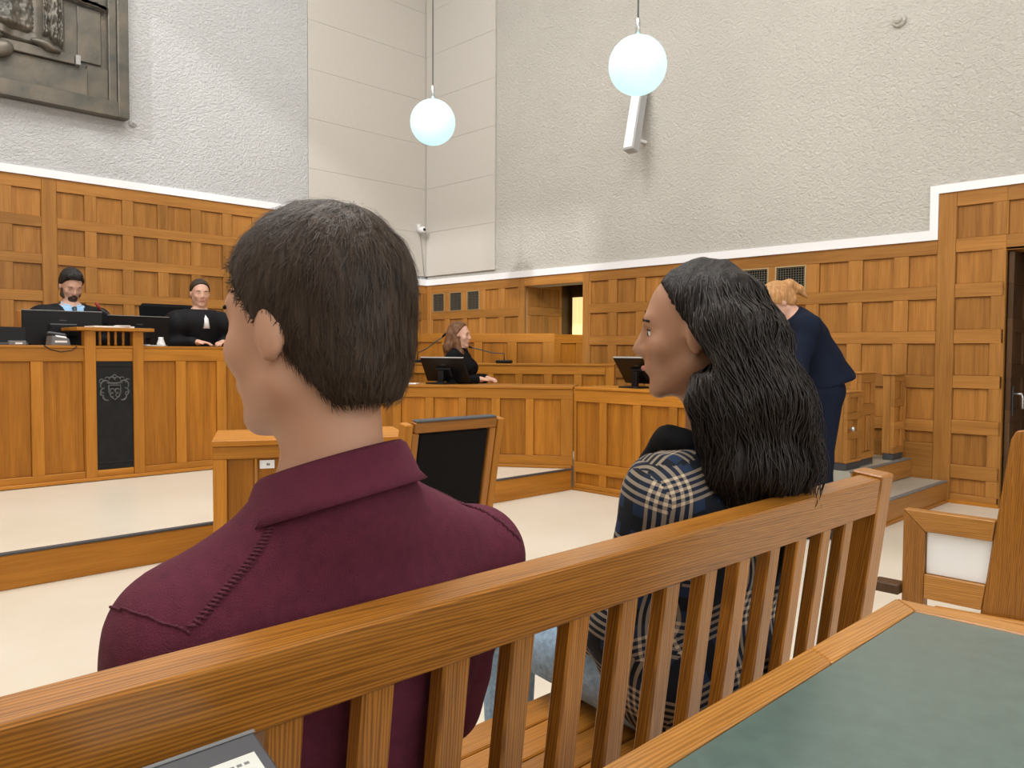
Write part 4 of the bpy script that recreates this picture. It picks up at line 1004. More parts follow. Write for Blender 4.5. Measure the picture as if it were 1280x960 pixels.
def noise3(P, s, seed=0):
    r = np.random.RandomState(seed); out = 0
    for i in range(4):
        d = r.normal(size=3); d /= np.linalg.norm(d); d2 = r.normal(size=3); d2 /= np.linalg.norm(d2)
        out = out + np.sin((P@d)*s*(1+0.37*i) + 1.7*np.sin((P@d2)*s*0.6 + i) + r.uniform(0, 6))
    return out/4
def field(s, res, inflate=0.0, clip=None, disp=None):
    lo, hi = s.bounds(); pad = inflate + 4*res + 0.012
    axes = [np.arange(l-pad, h+pad+res, res) for l, h in zip(lo, hi)]
    v = sdf_eval(s, axes, inflate)
    if clip or disp:
        X = np.stack(np.meshgrid(*axes, indexing='ij'), -1)
        near = np.abs(v) < 0.08
        if disp: v[near] = v[near] + disp(X[near])
        if clip:
            for c in clip: v = np.maximum(v, c(X)).astype(np.float32)
    return v, axes
def sdf_part(name, s, res, mat, parent, T, inflate=0.0, clip=None, disp=None, smooth=2):
    v, axes = field(s, res, inflate, clip, disp)
    V, Q = nets(v, axes)
    if smooth:
        E = np.concatenate([Q[:, [0, 1]], Q[:, [1, 2]], Q[:, [2, 3]], Q[:, [3, 0]]])
        for _ in range(smooth):
            S = np.zeros_like(V); n = np.zeros(len(V))
            np.add.at(S, E[:, 0], V[E[:, 1]]); np.add.at(S, E[:, 1], V[E[:, 0]]); np.add.at(n, E[:, 0], 1); np.add.at(n, E[:, 1], 1)
            V = V*0.5 + 0.5*S/np.maximum(n, 1)[:, None]
    me = bpy.data.meshes.new(name)
    me.from_pydata(V.tolist(), [], Q.tolist()); me.validate(); me.shade_smooth()
    o = link(name, me, mat, parent, T[0], (0, 0, T[1]))
    return o
def rotm(yaw_, pit, rol):
    """columns = head right, forward, up in body space; pit > 0 looks down"""
    return np.array((Matrix.Rotation(yaw_, 3, 'Z') @ Matrix.Rotation(-pit, 3, 'X') @ Matrix.Rotation(rol, 3, 'Y')))
class Head:
    def __init__(self, c, yaw_=0, pit=0, rol=0, s=1.0): self.c = np.array(c, float); self.R = rotm(yaw_, pit, rol); self.s = s
    def p(self, *q): return self.c + self.R@(np.array(q, float)*self.s)
    def loc(self, X): return ((X-self.c)@self.R)/self.s
def head_into(s, h, male=True):
    S = h.s; R = h.R
    s.ell(h.p(0, -0.012, 0.030), np.array((0.076, 0.097, 0.088))*S, 0.02, R)
    s.ell(h.p(0, 0.026, -0.035), np.array((0.058, 0.066, 0.080))*S, 0.03, R)
    jw = 0.050 if male else 0.043
    for sg in (-1, 1):
        s.cap(h.p(sg*jw, 0.005, -0.060), h.p(sg*0.012, 0.072, -0.100), 0.021*S, 0.017*S, 0.02)
        s.ell(h.p(sg*0.040, 0.060, -0.026), np.array((0.022, 0.022, 0.022))*S, 0.02, R)
        s.ell(h.p(sg*0.078, -0.006, -0.012), np.array((0.010, 0.020, 0.033))*S, 0.006, R)
    s.cap(h.p(-0.032, 0.076, 0.024), h.p(0.032, 0.076, 0.024), 0.012*S, None, 0.02)
    s.cap(h.p(0, 0.086, 0.012), h.p(0, 0.108, -0.026), 0.008*S, 0.011*S, 0.012)
    s.cap(h.p(-0.011, 0.096, -0.032), h.p(0.011, 0.096, -0.032), 0.009*S, None, 0.008)
    s.cap(h.p(-0.016, 0.086, -0.062), h.p(0.016, 0.086, -0.062), 0.010*S, None, 0.014)
    for sg in (-1, 1): s.cut(h.p(sg*0.032, 0.094, 0.002), np.array((0.016, 0.013, 0.010))*S, 0.012, R)
def face_parts(h, parent, T, brow='hair_dark', lips=True, closed=None):
    Rz = Matrix.Rotation(T[1], 3, 'Z'); base = Vector(T[0])
    W = lambda *q: base + Rz @ Vector(h.p(*q))
    for sg in (-1, 1):
        b = bmesh.new(); bmesh.ops.create_uvsphere(b, u_segments=14, v_segments=10, radius=0.0118*h.s)
        e = link('eyelid' if closed else 'eye', bm_mesh(b, True), closed or 'eye_white', parent, W(sg*0.031, 0.0705, 0.001))
        if not closed:
            b = bmesh.new(); bmesh.ops.create_uvsphere(b, u_segments=10, v_segments=8, radius=0.0064*h.s)
            link('iris', bm_mesh(b, True), 'iris', e, W(sg*0.031, 0.0778, 0.000))
        zl = -0.006 if closed else 0.0055
        tube('lashes', [W(sg*0.020, 0.0795, zl), W(sg*0.031, 0.0825, zl + (0 if closed else 0.002)), W(sg*0.044, 0.0765, zl)], [0.0012*h.s, 0.0018*h.s, 0.0012*h.s], 'hair_dark', parent, 6)
        tube('eyebrow', [W(sg*0.014, 0.0870, 0.021), W(sg*0.030, 0.0870, 0.026), W(sg*0.047, 0.077, 0.022)], [0.0035*h.s, 0.004*h.s, 0.002*h.s], brow, parent, 6)
    if lips:
        tube('lips', [W(-0.021, 0.0885, -0.063), W(-0.008, 0.0965, -0.061), W(0.008, 0.0965, -0.061), W(0.021, 0.0885, -0.063)], [0.002*h.s, 0.0052*h.s, 0.0052*h.s, 0.002*h.s], 'lip', parent, 8)
def hand_into(s, wrist, tip, normal, side):
    """palm, four unequal fingers with a bend, and a thumb off the side of the palm"""
    w = np.array(wrist, float); d = np.array(tip, float)-w; d /= np.linalg.norm(d)
    n = np.array(normal, float); n -= d*(n@d); n /= np.linalg.norm(n); l = np.cross(d, n)*side
    s.cap(w, w+d*0.035, 0.024, 0.026, 0.02)
    for q in (-0.024, -0.008, 0.008, 0.024): s.cap(w+d*0.03+l*q*0.7, w+d*0.085+l*q, 0.014, 0.012, 0.012)
    for q, L_ in zip((-0.028, -0.009, 0.010, 0.028), (0.062, 0.078, 0.084, 0.074)):
        a = w+d*0.088+l*q; b = a+d*L_*0.5-n*0.008; c = b+d*L_*0.38-n*0.022
        s.chain([a, b, c], [0.0095, 0.009, 0.0075], 0.004)
    a = w+d*0.025+l*0.026; b = a+d*0.035+l*0.024-n*0.006; c = b+d*0.034+l*0.004-n*0.008
    s.chain([a, b, c], [0.014, 0.011, 0.009], 0.008)
def collar_mesh(name, mat, parent, T, c, rx, ry, hgt, flare, drop, tilt, th=0.005, a0=0.35, pts=0.03, roll=0.0):
    """turned-down collar: a stand round the neck and a leaf folded over it; open at the front"""
    n = 48; bm = bmesh.new(); rows = []
    for i in range(n+1):
        a = PI/2 + a0 + (2*PI-2*a0)*i/n
        e = abs(2*i/n-1)**6*pts
        ca, sa = math.cos(a), math.sin(a)
        def P(r, z): return Vector((c[0] + ca*(rx+r), c[1] + sa*(ry+r), c[2] + z - (sa*(ry+r))*tilt + ca*(rx+r)*roll))
        rows.append([bm.verts.new(q) for q in (P(0, -0.02), P(0.001, hgt), P(0.006, hgt+0.006), P(0.012, hgt+0.001), P(flare*0.75, -drop*0.45-e*0.5), P(flare, -drop-e), P(flare-th, -drop-e-0.001), P(flare*0.6-th, -drop*0.4-e*0.5), P(0.006, hgt-0.008), P(0.004, -0.02))])
    for r0, r1 in zip(rows[:-1], rows[1:]):
        for k in range(10): bm.faces.new((r0[k], r0[(k+1) % 10], r1[(k+1) % 10], r1[k]))
    bm.faces.new(rows[0]); bm.faces.new(rows[-1][::-1])
    return link(name, bm_mesh(bm, True), mat, parent, T[0], (0, 0, T[1]))
def torso_into(s, J, w=1.0, female=False):
    """pelvis, belly, chest, shoulders and trapezius from the joints"""
    pel, bel, chs, nek, sl, sr = (np.array(J[k], float) for k in ('pelvis', 'belly', 'chest', 'neck', 'shl', 'shr'))
    s.ell(pel, np.array((0.170, 0.125, 0.115))*w, 0.05); s.ell(bel, np.array((0.150, 0.112, 0.145))*w, 0.06); s.ell(chs, np.array((0.170, 0.118, 0.155))*w, 0.06)
    mid = (sl+sr)/2
    s.cap(sl, mid, 0.060*w, 0.080*w, 0.05); s.cap(mid, sr, 0.080*w, 0.060*w, 0.05)
    for q in (sl, sr):
        s.cap(nek, nek*0.38+q*0.62+np.array((0, 0, 0.006)), 0.056*w, 0.046*w, 0.05)
    if female:
        rgt = (sr-sl)/np.linalg.norm(sr-sl); fwd = np.array((-rgt[1], rgt[0], 0))
        for q in (-1, 1): s.ell(chs + rgt*0.07*q + fwd*0.085 + np.array((0, 0, 0.0)), (0.065, 0.06, 0.065), 0.04)
def arms_into(s, J, w=1.0, k=0.03):
    for e in 'lr': s.chain([J['sh'+e], J['el'+e], J['wr'+e]], [0.057*w, 0.044*w, 0.031*w], k)
def legs_into(s, J, w=1.0):
    for e in 'lr': s.chain([J['hip'+e], J['kn'+e], J['an'+e]], [0.088*w, 0.060*w, 0.042*w], 0.04)
def build_person(label, T, J, h, skin, top, bottom, res_body=0.010, res_top=0.010, w=1.0, female=False, top_inflate=0.010, top_disp=None, top_clip=None, top_name='shirt', top_extra=None, cuff=0.9, shoes=True):
    root = thing('person', T[0], label, 'person')
    s = SDF(); torso_into(s, J, w*0.96, female); arms_into(s, J, w*0.94); legs_into(s, J, w*0.95)
    s.cap(J['neck'], h.p(0, -0.018, -0.05), 0.058*w, 0.052*w, 0.03)
    for e, sd in (('l', -1), ('r', 1)):
        if 'hd'+e in J: hand_into(s, J['wr'+e], J['hd'+e], J.get('hn'+e, (0, 0, 1)), sd)
        s.cap(J['an'+e], np.array(J['an'+e]) + np.array((0, 0.13, -0.035)), 0.040, 0.030, 0.03)
    head_into(s, h, not female)
    sdf_part('body', s, res_body, skin, root, T)
    t = SDF(); torso_into(t, J, w, female)
    for e in 'lr':
        wr = np.array(J['el'+e])*(1-cuff) + np.array(J['wr'+e])*cuff
        t.chain([J['sh'+e], J['el'+e], wr], [0.058*w, 0.048*w, 0.038*w], 0.035)
    if top_extra: top_extra(t)
    nk = np.array(J['neck']); hd = h.c
    ax = (hd-nk)/np.linalg.norm(hd-nk); cut0 = nk + ax*0.035
    clips = [lambda X: ((X-cut0)@ax)*(np.linalg.norm(X-cut0, axis=-1) < 0.14) - 10.0*(np.linalg.norm(X-cut0, axis=-1) >= 0.14)]
    if top_clip: clips += top_clip
    sdf_part(top_name, t, res_top, top, root, T, top_inflate, clips, top_disp)
    b = SDF(); b.ell(J['pelvis'], np.array((0.168, 0.124, 0.110))*w, 0.05); legs_into(b, J, w)
    sdf_part('trousers', b, max(res_body, 0.012), bottom, root, T, 0.008)
    if shoes:
        for e in 'lr':
            f = SDF(); a = np.array(J['an'+e], float)
            f.cap(a + np.array((0, -0.03, -0.045)), a + np.array((0, 0.06, -0.045)), 0.042, 0.046, 0.02); f.cap(a + np.array((0, 0.06, -0.045)), a + np.array((0, 0.17, -0.052)), 0.045, 0.036, 0.02)
            zf = a[2]-0.085
            sdf_part('shoe', f, 0.011, 'shoe', root, T, 0.0, [lambda X, zf=zf: zf - X[..., 2]])
    return root
def hair_cap(h, t=0.011, nape=-0.085, c=0.012, slope=(0.8, -0.6), vol=0.0):
    s = SDF(); S = h.s
    s.ell(h.p(0, -0.014, 0.032), np.array((0.078+t, 0.098+t, 0.089+t+vol))*S, 0.02, h.R)
    s.ell(h.p(0, -0.055, -0.045), np.array((0.056+t*0.7, 0.048+t*0.7, 0.060))*S, 0.04, h.R)
    def cl(X):
        q = h.loc(X); return np.maximum(q[..., 1]*slope[0] + q[..., 2]*slope[1] - c, nape - q[..., 2])*S
    return s, [cl]

# ---- man in the maroon knitted polo on the bench, seen from behind, facing the judges
TM = ((0.505, 0.80, 0.0), 0.0)
JM = dict(pelvis=(0, 0.06, 0.545), belly=(0, 0.03, 0.69), chest=(0.005, -0.005, 0.80), neck=(-0.030, -0.040, 0.975), shl=(-0.188, -0.012, 0.862), shr=(0.205, 0.0, 0.872),
          ell=(-0.215, 0.06, 0.63), elr=(0.232, 0.09, 0.64), wrl=(-0.12, 0.30, 0.60), wrr=(0.10, 0.32, 0.60), hdl=(-0.02, 0.42, 0.60), hdr=(0.02, 0.45, 0.60),
          hipl=(-0.09, 0.08, 0.53), hipr=(0.09, 0.08, 0.53), knl=(-0.13, 0.50, 0.53), knr=(0.13, 0.50, 0.53), anl=(-0.13, 0.50, 0.09), anr=(0.13, 0.50, 0.09))
hm = Head((-0.050, -0.028, 1.180), math.radians(22), math.radians(4), 0, 1.02)
def knit(P):
    return 0.0048*noise3(P, 24, 3) + 0.0030*np.sin(P[:, 2]*70 + 9*P[:, 0] + 3*noise3(P, 9, 5))*np.clip((0.86-P[:, 2])*6, 0, 1)
man = build_person('man in maroon knitted polo shirt with short brown hair sitting on the slatted bench', TM, JM, hm, 'skin_b', 'maroon', 'denim', 0.0085, 0.008, w=1.0, top_disp=knit, top_inflate=0.009)
s_, c_ = hair_cap(hm, 0.009, -0.088, 0.010)
mh = sdf_part('hair', s_, 0.006, 'hair_brown', man, TM, 0, c_, lambda P: 0.0022*noise3(P, 130, 1))
def fuzz(src, head, n, length, width, lift, seed):
    """short combed hairs lying on a hair cap, each a thin tapering blade"""
    rf = random.Random(seed); V = []; Fc = []; pol = src.data.polygons; vts = src.data.vertices
    crown = Vector(head.p(0, -0.06, 0.11))
    for _ in range(n):
        p = pol[rf.randrange(len(pol))]; c = p.center + Vector([rf.uniform(-0.003, 0.003) for _ in range(3)]); nn = p.normal
        d = c - crown; d = d - nn*d.dot(nn)
        if d.length < 1e-4: continue
        d.normalize(); sd = nn.cross(d); d = (d + sd*rf.uniform(-0.35, 0.45) + nn*lift*rf.uniform(0.3, 1.2)).normalized()
        L_ = length*rf.uniform(0.6, 1.2); k = len(V); w = sd*width
        V += [c - w, c + w, c + d*L_*0.6 + w*0.7, c + d*L_*0.6 - w*0.7, c + d*L_ - nn*0.0015]
        Fc += [(k, k+1, k+2, k+3), (k+3, k+2, k+4)]
    me = bpy.data.meshes.new('hair_strands'); me.from_pydata([tuple(v) for v in V], [], Fc); me.validate()
    return me
tag(link('hair_strands', fuzz(mh, hm, 9000, 0.017, 0.0005, 0.16, 3), 'hair_brown_strand', man, TM[0], (0, 0, TM[1])), kind='stuff')
face_parts(hm, man, TM, 'hair_brown')
collar_mesh('collar', 'maroon_rib', man, TM, (-0.030, -0.032, 0.998), 0.071, 0.071, 0.026, 0.036, 0.020, 0.30, roll=0.13)
def surface_project(V, me_obj, T):
    """nearest point of a part's mesh to body-space points"""
    from mathutils.bvhtree import BVHTree
    me = me_obj.data; bv = BVHTree.FromPolygons([v.co for v in me.vertices], [p.vertices for p in me.polygons])
    return [bv.find_nearest(Vector(v))[:2] for v in V]
shirt = [o for o in man.children if o.name.startswith('shirt')][0]
def stitched(name, p0, p1, n, size, bulge):
    bm = bmesh.new(); a, b = Vector(p0), Vector(p1)
    pts = [a.lerp(b, i/(n-1)) + Vector(bulge)*math.sin(PI*i/(n-1)) for i in range(n)]
    pr = surface_project(pts, shirt, TM)
    for i in range(n-1):
        q, nn = pr[i]; q2 = pr[i+1][0]; d = (q2-q).normalized(); sd = nn.cross(d).normalized()
        tube_into(bm, [q + sd*size + nn*0.0005 - d*0.002, q + nn*0.0022, q - sd*size + nn*0.0005 + d*0.002], [0.0008, 0.0016, 0.0008], 5)
    tube_into(bm, [q + nn*0.0006 for q, nn in pr], 0.0012, 5)
    return link(name, bm_mesh(bm, True), 'maroon_seam', man, TM[0], (0, 0, TM[1]))
stitched('shoulder_seam', (-0.090, -0.045, 0.990), (-0.205, -0.065, 0.885), 36, 0.0045, (0, -0.02, 0.01))
stitched('shoulder_seam', (0.085, 0.0, 0.985), (0.225, -0.03, 0.885), 36, 0.0045, (0, 0, 0.01))
stitched('sleeve_seam', (-0.205, -0.065, 0.885), (-0.245, 0.01, 0.90), 18, 0.001, (0, 0, 0.0))

# ---- woman in the plaid flannel shirt, long dark wavy hair
TW = ((1.335, 0.80, 0.0), math.radians(-6))
JW = dict(pelvis=(0, 0.05, 0.535), belly=(0, 0.04, 0.67), chest=(0, 0.0, 0.80), neck=(-0.01, -0.015, 0.955), shl=(-0.148, 0.0, 0.885), shr=(0.165, -0.01, 0.880),
          ell=(-0.180, 0.07, 0.65), elr=(0.200, 0.06, 0.64), wrl=(-0.10, 0.28, 0.58), wrr=(0.10, 0.30, 0.58), hdl=(-0.02, 0.40, 0.585), hdr=(0.02, 0.42, 0.585),
          hipl=(-0.09, 0.08, 0.515), hipr=(0.09, 0.08, 0.515), knl=(-0.12, 0.48, 0.52), knr=(0.12, 0.48, 0.52), anl=(-0.12, 0.48, 0.09), anr=(0.12, 0.48, 0.09))
hw = Head((-0.042, 0.018, 1.192), math.radians(34), math.radians(4), 0, 1.04)
def flannel(P): return 0.006*noise3(P, 22, 8) + 0.003*noise3(P, 48, 9)
def shirt_tail(t): t.ell((0, 0.045, 0.56), (0.182, 0.130, 0.14), 0.05)
woman = build_person('woman with long dark wavy hair in a navy plaid flannel shirt on the bench', TW, JW, hw, 'skin_c', 'plaid', 'denim', 0.0075, 0.008, w=0.96, female=True, top_inflate=0.016, top_disp=flannel, top_extra=shirt_tail)
face_parts(hw, woman, TW, 'hair_black')
wcol = collar_mesh('collar', 'plaid', woman, TW, (-0.012, -0.012, 0.972), 0.062, 0.064, 0.022, 0.034, 0.018, 0.25)
def cloth_uv(o, J):
    """lay the weave flat over back, flanks and shoulder tops, as the cut pieces of a shirt lie"""
    me = o.data; uv = me.uv_layers.new(name='weave')
    co = np.empty(len(me.vertices)*3); me.vertices.foreach_get('co', co); co = co.reshape(-1, 3)
    nv = np.empty(len(me.vertices)*3); me.vertices.foreach_get('normal', nv); nv = nv.reshape(-1, 3)
    for _ in range(1): pass
    for p in me.polygons:
        n = nv[list(p.vertices)].mean(0); n = n/np.linalg.norm(n)
        for li in p.loop_indices:
            x, y, z = co[me.loops[li].vertex_index]
            if n[2] > 0.80: u, v = x + 0.1*y, y + 0.88
            elif abs(n[0]) > 0.68: u, v = 0.12 + 0.97*y*(1 if n[0] < 0 else -1) + 0.22*z, 0.97*z - 0.22*y
            else: u, v = x + 0.08*z, z + 0.55*y - 0.05*x
            uv.data[li].uv = (u + 0.006*math.sin(31*z), v + 0.006*math.sin(27*x))
for o_ in list(woman.children):
    if o_.name.startswith('shirt') or o_.name.startswith('collar'): cloth_uv(o_, JW)
sf = SDF(); nk = np.array((-0.012, -0.005, 0.985))
ring = [nk + np.array((0.078*math.cos(t_), 0.085*math.sin(t_)+0.01, 0.012*math.sin(3*t_)-0.02*math.sin(t_))) for t_ in np.linspace(-0.4, PI+0.4, 14)]
sf.chain(ring, [0.022]*14, 0.02); sf.chain([ring[9], ring[9] + np.array((-0.012, 0.03, -0.05)), ring[9] + np.array((-0.01, 0.035, -0.12))], [0.022, 0.026, 0.02], 0.02)
sdf_part('scarf', sf, 0.007, 'black_cloth', woman, TW, 0.0, None, lambda P: 0.004*noise3(P, 70, 2))
sh = SDF()
sh.ell(hw.p(0, -0.022, 0.034), np.array((0.089, 0.107, 0.097)), 0.02, hw.R)
HB = np.array((hw.c[0]+0.03, hw.c[1]-0.10, 0))
def hq(x, y, z): return np.array((hw.c[0]+x, hw.c[1]+y, hw.c[2]+z))
for a, b, c, d in [((0.0, -0.10, 0.0), (0.01, -0.125, -0.13), (0.02, -0.13, -0.25), (0.03, -0.13, -0.35)), ((0.045, -0.07, 0.0), (0.085, -0.085, -0.12), (0.13, -0.10, -0.24), (0.12, -0.115, -0.33)), ((0.065, -0.02, 0.01), (0.105, -0.03, -0.12), (0.150, -0.06, -0.22), (0.145, -0.085, -0.30)),
                   ((-0.035, -0.085, 0.0), (-0.045, -0.10, -0.13), (-0.03, -0.115, -0.25), (-0.01, -0.12, -0.34)), ((0.05, -0.09, 0.0), (0.07, -0.12, -0.13), (0.08, -0.13, -0.26), (0.08, -0.13, -0.37))]:
    sh.chain([hq(*a), hq(*b), hq(*c), hq(*d)], [0.052, 0.056, 0.050, 0.016], 0.03)
def hclip(X):
    q = hw.loc(X); r = np.linalg.norm(q, axis=-1)
    return np.where((q[..., 2] > -0.075) & (r < 0.16), np.where(q[..., 0] < 0.10, q[..., 1]*0.86 - q[..., 2]*0.50 - 0.002, -1.0), -1.0)
def waves(P): return 0.0035*np.sin(P[:, 2]*60 + 6*noise3(P, 12, 2)) + 0.004*noise3(P*np.array((1, 1, 0.22)), 90, 4) + 0.003*noise3(P*np.array((1, 1, 0.2)), 190, 6)
hair = sdf_part('hair', sh, 0.006, 'hair_black', woman, TW, 0.0, [hclip], waves, 1)
from mathutils.bvhtree import BVHTree
hb = BVHTree.FromPolygons([v.co for v in hair.data.vertices], [p.vertices for p in hair.data.polygons])
bm = bmesh.new(); rw = random.Random(5)
def strand(a, z0, z1, off, am, rad):
    pts = []; n = 18; ph = rw.uniform(0, 6); fr = rw.uniform(38, 70)
    for k in range(n):
        t = k/(n-1); z = z0 + (z1-z0)*t
        cx = hw.c[0] + 0.05*min(1, max(0, (hw.c[2]-z)/0.25)); cy = hw.c[1] - 0.02 - 0.07*min(1, max(0, (hw.c[2]-z)/0.2))
        aa = a + am*8*math.sin(fr*(z0-z) + ph) + 0.25*math.sin(7*(z0-z) + ph*0.7)
        d = Vector((math.cos(aa), math.sin(aa), 0))
        hit = hb.ray_cast(Vector((cx, cy, z)) + d*0.4, -d, 0.4)
        if hit[0] is None: break
        pts.append(hit[0] + d*(off*(0.3+t) + am*0.5*math.sin(fr*1.3*(z0-z)+ph)))
    if len(pts) > 4: tube_into(bm, pts, [rad]*(len(pts)-2) + [rad*0.7, rad*0.3], 4)
for i in range(420): strand(rw.uniform(-PI*1.15, PI*0.30), hw.c[2] + rw.uniform(0.0, 0.10), hw.c[2] - rw.uniform(0.16, 0.36), rw.uniform(0.001, 0.006), rw.uniform(0.002, 0.008), 0.0013)
for i in range(70): strand(rw.uniform(-1.2, 0.5), hw.c[2] - rw.uniform(-0.02, 0.08), hw.c[2] - rw.uniform(0.22, 0.38), rw.uniform(0.010, 0.026), rw.uniform(0.005, 0.014), 0.0008)
tag(link('hair_strands', bm_mesh(bm, True), 'hair_strand', woman, TW[0], (0, 0, TW[1])), kind='stuff')

# ---- bearded judge in a black gown, looking down at his papers
TJ = ((1.975, 7.16, 0.47), PI)
def seated(shw=0.20, lean=0.0, z0=0.0):
    return dict(pelvis=(0, 0.0, 0.57), belly=(0, 0.02+lean*0.3, 0.70), chest=(0, 0.03+lean*0.6, 0.86), neck=(0, 0.02+lean, 1.02), shl=(-shw, 0.02+lean, 0.945), shr=(shw, 0.02+lean, 0.945),
                ell=(-shw-0.06, 0.05+lean, 0.74), elr=(shw+0.06, 0.05+lean, 0.74), wrl=(-0.13, 0.25, 0.755), wrr=(0.13, 0.25, 0.755), hdl=(-0.05, 0.33, 0.755), hdr=(0.05, 0.33, 0.755),
                hipl=(-0.09, 0.02, 0.55), hipr=(0.09, 0.02, 0.55), knl=(-0.12, 0.42, 0.52), knr=(0.12, 0.42, 0.52), anl=(-0.12, 0.42, 0.086), anr=(0.12, 0.42, 0.086))
JJ = seated(0.185, 0.05)
hj = Head((0.0, 0.085, 1.205), math.radians(4), math.radians(30), 0, 1.0)
def gown_extra(t):
    t.ell((0, 0.04, 0.93), (0.265, 0.13, 0.10), 0.06); t.ell((-0.22, 0.05, 0.91), (0.075, 0.11, 0.10), 0.05); t.ell((0.22, 0.05, 0.91), (0.075, 0.11, 0.10), 0.05)
judge = build_person('bearded man in black court gown, blue shirt and tie looking down behind monitors', TJ, JJ, hj, 'skin_a', 'gown', 'black_cloth', 0.008, 0.010, w=1.0, top_name='gown', top_inflate=0.014, top_extra=gown_extra, top_disp=lambda P: 0.005*noise3(P, 24, 12),
                     top_clip=[lambda X: np.where(X[..., 1] > 0.07, (0.48*np.maximum(0, X[..., 2]-0.86) + 0.004) - np.abs(X[..., 0]), -1.0)])
def shirt_part(parent, T, J, w, mat='blue_shirt'):
    t = SDF(); torso_into(t, J, w)
    ax_ = np.array((0, 0.25, 0.97)); nk_ = np.array(J['neck']) + ax_*0.03
    sdf_part('shirt', t, 0.010, mat, parent, T, 0.004, [lambda X: np.where(np.abs(X[..., 0]) < 0.14, (X-nk_)@ax_, np.abs(X[..., 0])-0.14)])
shirt_part(judge, TJ, JJ, 1.0)
collar_mesh('shirt_collar', 'blue_shirt', judge, TJ, (0, 0.075, 1.040), 0.060, 0.062, 0.022, 0.024, 0.012, 0.35, a0=0.3, pts=0.045)
tj = Vector(TJ[0]); fw = lambda x, y, z: tj + Matrix.Rotation(TJ[1], 3, 'Z') @ Vector((x, y, z))
tube('tie', [fw(0, 0.158, 1.02), fw(0, 0.172, 1.00), fw(0, 0.190, 0.94), fw(0, 0.196, 0.86), fw(0, 0.19, 0.78)], [0.020, 0.015, 0.022, 0.028, 0.03], 'tie', judge, 8)
tube('velvet_facing', [fw(-0.085, 0.125, 1.02), fw(-0.085, 0.175, 0.955), fw(-0.060, 0.20, 0.88), fw(-0.055, 0.20, 0.72)], [0.012, 0.018, 0.022, 0.022], 'velvet', judge, 8)
tube('velvet_facing', [fw(0.085, 0.125, 1.02), fw(0.085, 0.175, 0.955), fw(0.060, 0.20, 0.88), fw(0.055, 0.20, 0.72)], [0.012, 0.018, 0.022, 0.022], 'velvet', judge, 8)
s_, c_ = hair_cap(hj, 0.012, -0.060, 0.002, vol=0.012)
s_.cap(hj.p(-0.03, 0.050, 0.105), hj.p(0.045, 0.045, 0.100), 0.024, 0.022, 0.02)
sdf_part('hair', s_, 0.006, 'hair_dark', judge, TJ, 0, [lambda X: np.where(hj.loc(X)[..., 2] > 0.082, -1.0, c_[0](X))], lambda P: 0.004*noise3(P*np.array((1, 0.3, 1)), 90, 1))
bd = SDF()
for sg in (-1, 1):
    bd.cap(hj.p(sg*0.062, 0.012, -0.03), hj.p(sg*0.050, 0.022, -0.075), 0.014, 0.020, 0.02); bd.cap(hj.p(sg*0.050, 0.02, -0.075), hj.p(sg*0.010, 0.075, -0.105), 0.022, 0.021, 0.02); bd.cap(hj.p(sg*0.026, 0.080, -0.068), hj.p(0, 0.096, -0.049), 0.009, 0.008, 0.01)
bd.ell(hj.p(0, 0.076, -0.098), (0.030, 0.024, 0.024), 0.02, hj.R)
sdf_part('beard', bd, 0.006, 'beard', judge, TJ, 0.002)
face_parts(hj, judge, TJ, 'hair_dark', closed='skin_a')

# ---- second judge, mostly hidden behind the man's head
TK = ((3.02, 7.12, 0.47), PI)
JK = seated(0.185, 0.03); hk = Head((0.0, 0.06, 1.20), math.radians(-10), math.radians(8), 0, 1.0)
judge2 = build_person('person in black court gown with white jabot sitting beside the tall black chair back', TK, JK, hk, 'skin_a', 'gown', 'black_cloth', 0.010, 0.012, top_name='gown', top_inflate=0.014, top_extra=gown_extra)
collar_mesh('shirt_collar', 'white', judge2, TK, (0, 0.05, 1.03), 0.060, 0.062, 0.022, 0.024, 0.012, 0.3, a0=0.3, pts=0.04)
tk = Vector(TK[0]); tube('jabot', [tk + Matrix.Rotation(PI, 3, 'Z') @ Vector(q) for q in ((0, 0.14, 1.01), (0, 0.17, 0.96), (0, 0.19, 0.88))], [0.02, 0.026, 0.03], 'white', judge2, 8)
s_, c_ = hair_cap(hk, 0.008, -0.06, 0.000); sdf_part('hair', s_, 0.008, 'hair_brown', judge2, TK, 0, c_); face_parts(hk, judge2, TK, 'hair_brown', closed='skin_a')

# ---- clerk with long auburn hair, turning her head
cp = K.at(-1.0, 0.62, 0)
TC = ((4.78, 5.58, 0.178), math.radians(-150))
JC = seated(0.150, 0.0); 
for k_ in JC: JC[k_] = tuple(np.array(JC[k_])*np.array((1, 1, 0.965)))
fwd = math.radians(-128)
hc = Head((0.0, 0.03, 1.130), math.radians(2), math.radians(2), 0, 0.97)
clerk = build_person('woman with long auburn hair in a black jumper looking aside behind the clerk monitor', TC, JC, hc, 'skin_a', 'black_cloth', 'black_cloth', 0.008, 0.010, w=0.90, female=True, top_name='jumper', top_disp=lambda P: 0.004*noise3(P, 30, 2))
face_parts(hc, clerk, TC, 'hair_auburn')
hs_ = SDF(); hs_.ell(hc.p(0, -0.018, 0.034), np.array((0.084, 0.105, 0.096)), 0.02, hc.R)
for sg in (-1, 1):
    hs_.chain([hc.p(sg*0.070, -0.01, 0.02), hc.p(sg*0.082, 0.0, -0.08), hc.p(sg*0.085, 0.035, -0.17), hc.p(sg*0.07, 0.06, -0.27)], [0.026, 0.030, 0.034, 0.016], 0.02)
    hs_.chain([hc.p(sg*0.05, -0.07, 0.0), hc.p(sg*0.06, -0.085, -0.12), hc.p(sg*0.06, -0.085, -0.27)], [0.05, 0.05, 0.03], 0.03)
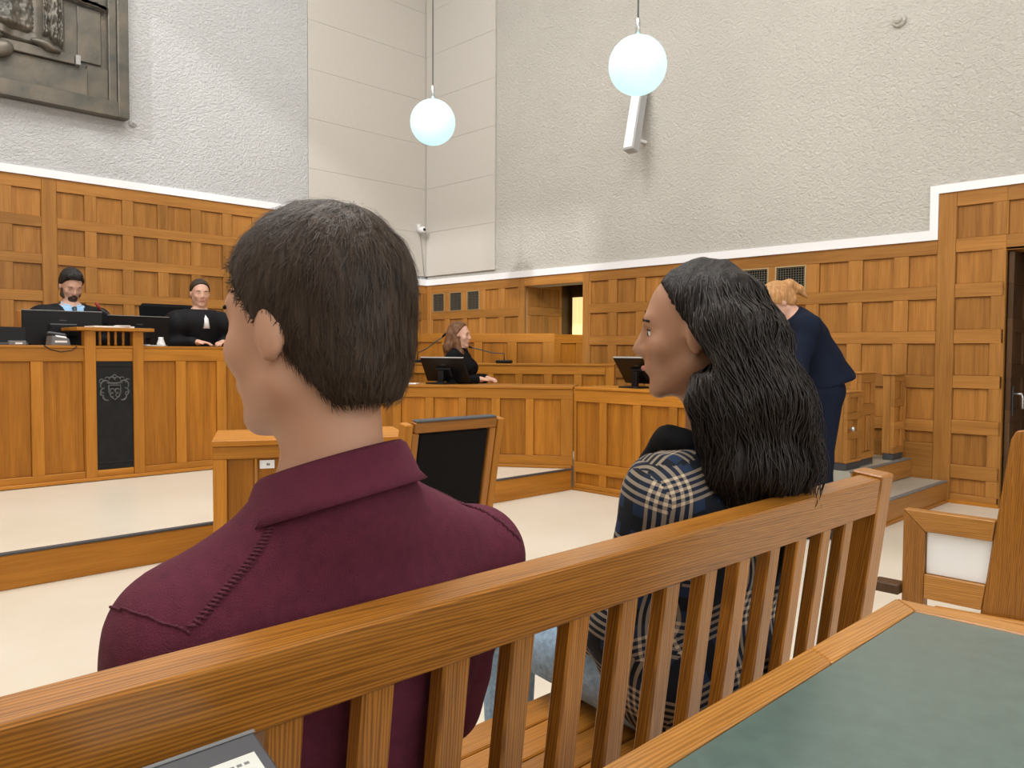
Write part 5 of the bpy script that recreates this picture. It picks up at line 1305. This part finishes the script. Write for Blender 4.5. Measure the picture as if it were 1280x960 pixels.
def cclip(X):
    q = hc.loc(X); return np.where(q[..., 2] > -0.01, q[..., 1]*0.84 - q[..., 2]*0.55 + 0.004, -1.0)
sdf_part('hair', hs_, 0.007, 'hair_auburn', clerk, TC, 0, [cclip], lambda P: 0.004*noise3(P, 60, 3))

# ---- standing person in a navy suit bending forward
TS = ((4.88, 2.20, 0.0), math.radians(45))
JS = dict(pelvis=(0, -0.02, 0.93), belly=(0, 0.02, 1.08), chest=(0, 0.08, 1.22), neck=(0, 0.165, 1.37), shl=(-0.17, 0.13, 1.31), shr=(0.17, 0.13, 1.31),
          ell=(-0.22, 0.22, 1.06), elr=(0.22, 0.22, 1.06), wrl=(-0.17, 0.42, 0.98), wrr=(0.17, 0.42, 0.98), hdl=(-0.14, 0.53, 0.97), hdr=(0.14, 0.53, 0.97),
          hipl=(-0.09, -0.02, 0.90), hipr=(0.09, -0.02, 0.90), knl=(-0.09, 0.01, 0.49), knr=(0.09, 0.0, 0.49), anl=(-0.09, -0.03, 0.086), anr=(0.09, -0.05, 0.086))
hs2 = Head((0.0, 0.27, 1.475), math.radians(0), math.radians(48), 0, 0.97)
def jacket_extra(t):
    t.cap((0, 0.03, 1.14), (0, -0.045, 0.97), 0.125, 0.165, 0.05)
stander = build_person('blond person in navy suit standing and bending forward beside the oak stalls', TS, JS, hs2, 'skin_a', 'navy', 'navy', 0.010, 0.010, w=1.0, top_name='jacket', top_inflate=0.014, top_extra=jacket_extra, top_disp=lambda P: 0.005*noise3(P, 22, 4),
                       top_clip=[lambda X: 0.945 - X[..., 2] - X[..., 1]*0.28])
s_, c_ = hair_cap(hs2, 0.014, -0.090, 0.020)
s_.chain([hs2.p(0, -0.095, 0.05), hs2.p(0, -0.135, 0.02), hs2.p(0, -0.155, -0.05), hs2.p(0, -0.15, -0.12)], [0.028, 0.034, 0.028, 0.010], 0.015)
sdf_part('hair', s_, 0.007, 'hair_blond', stander, TS, 0, [lambda X: np.where(hs2.loc(X)[..., 1] > -0.10, c_[0](X), -1.0)], lambda P: 0.003*noise3(P, 80, 3))
face_parts(hs2, stander, TS, 'hair_blond')
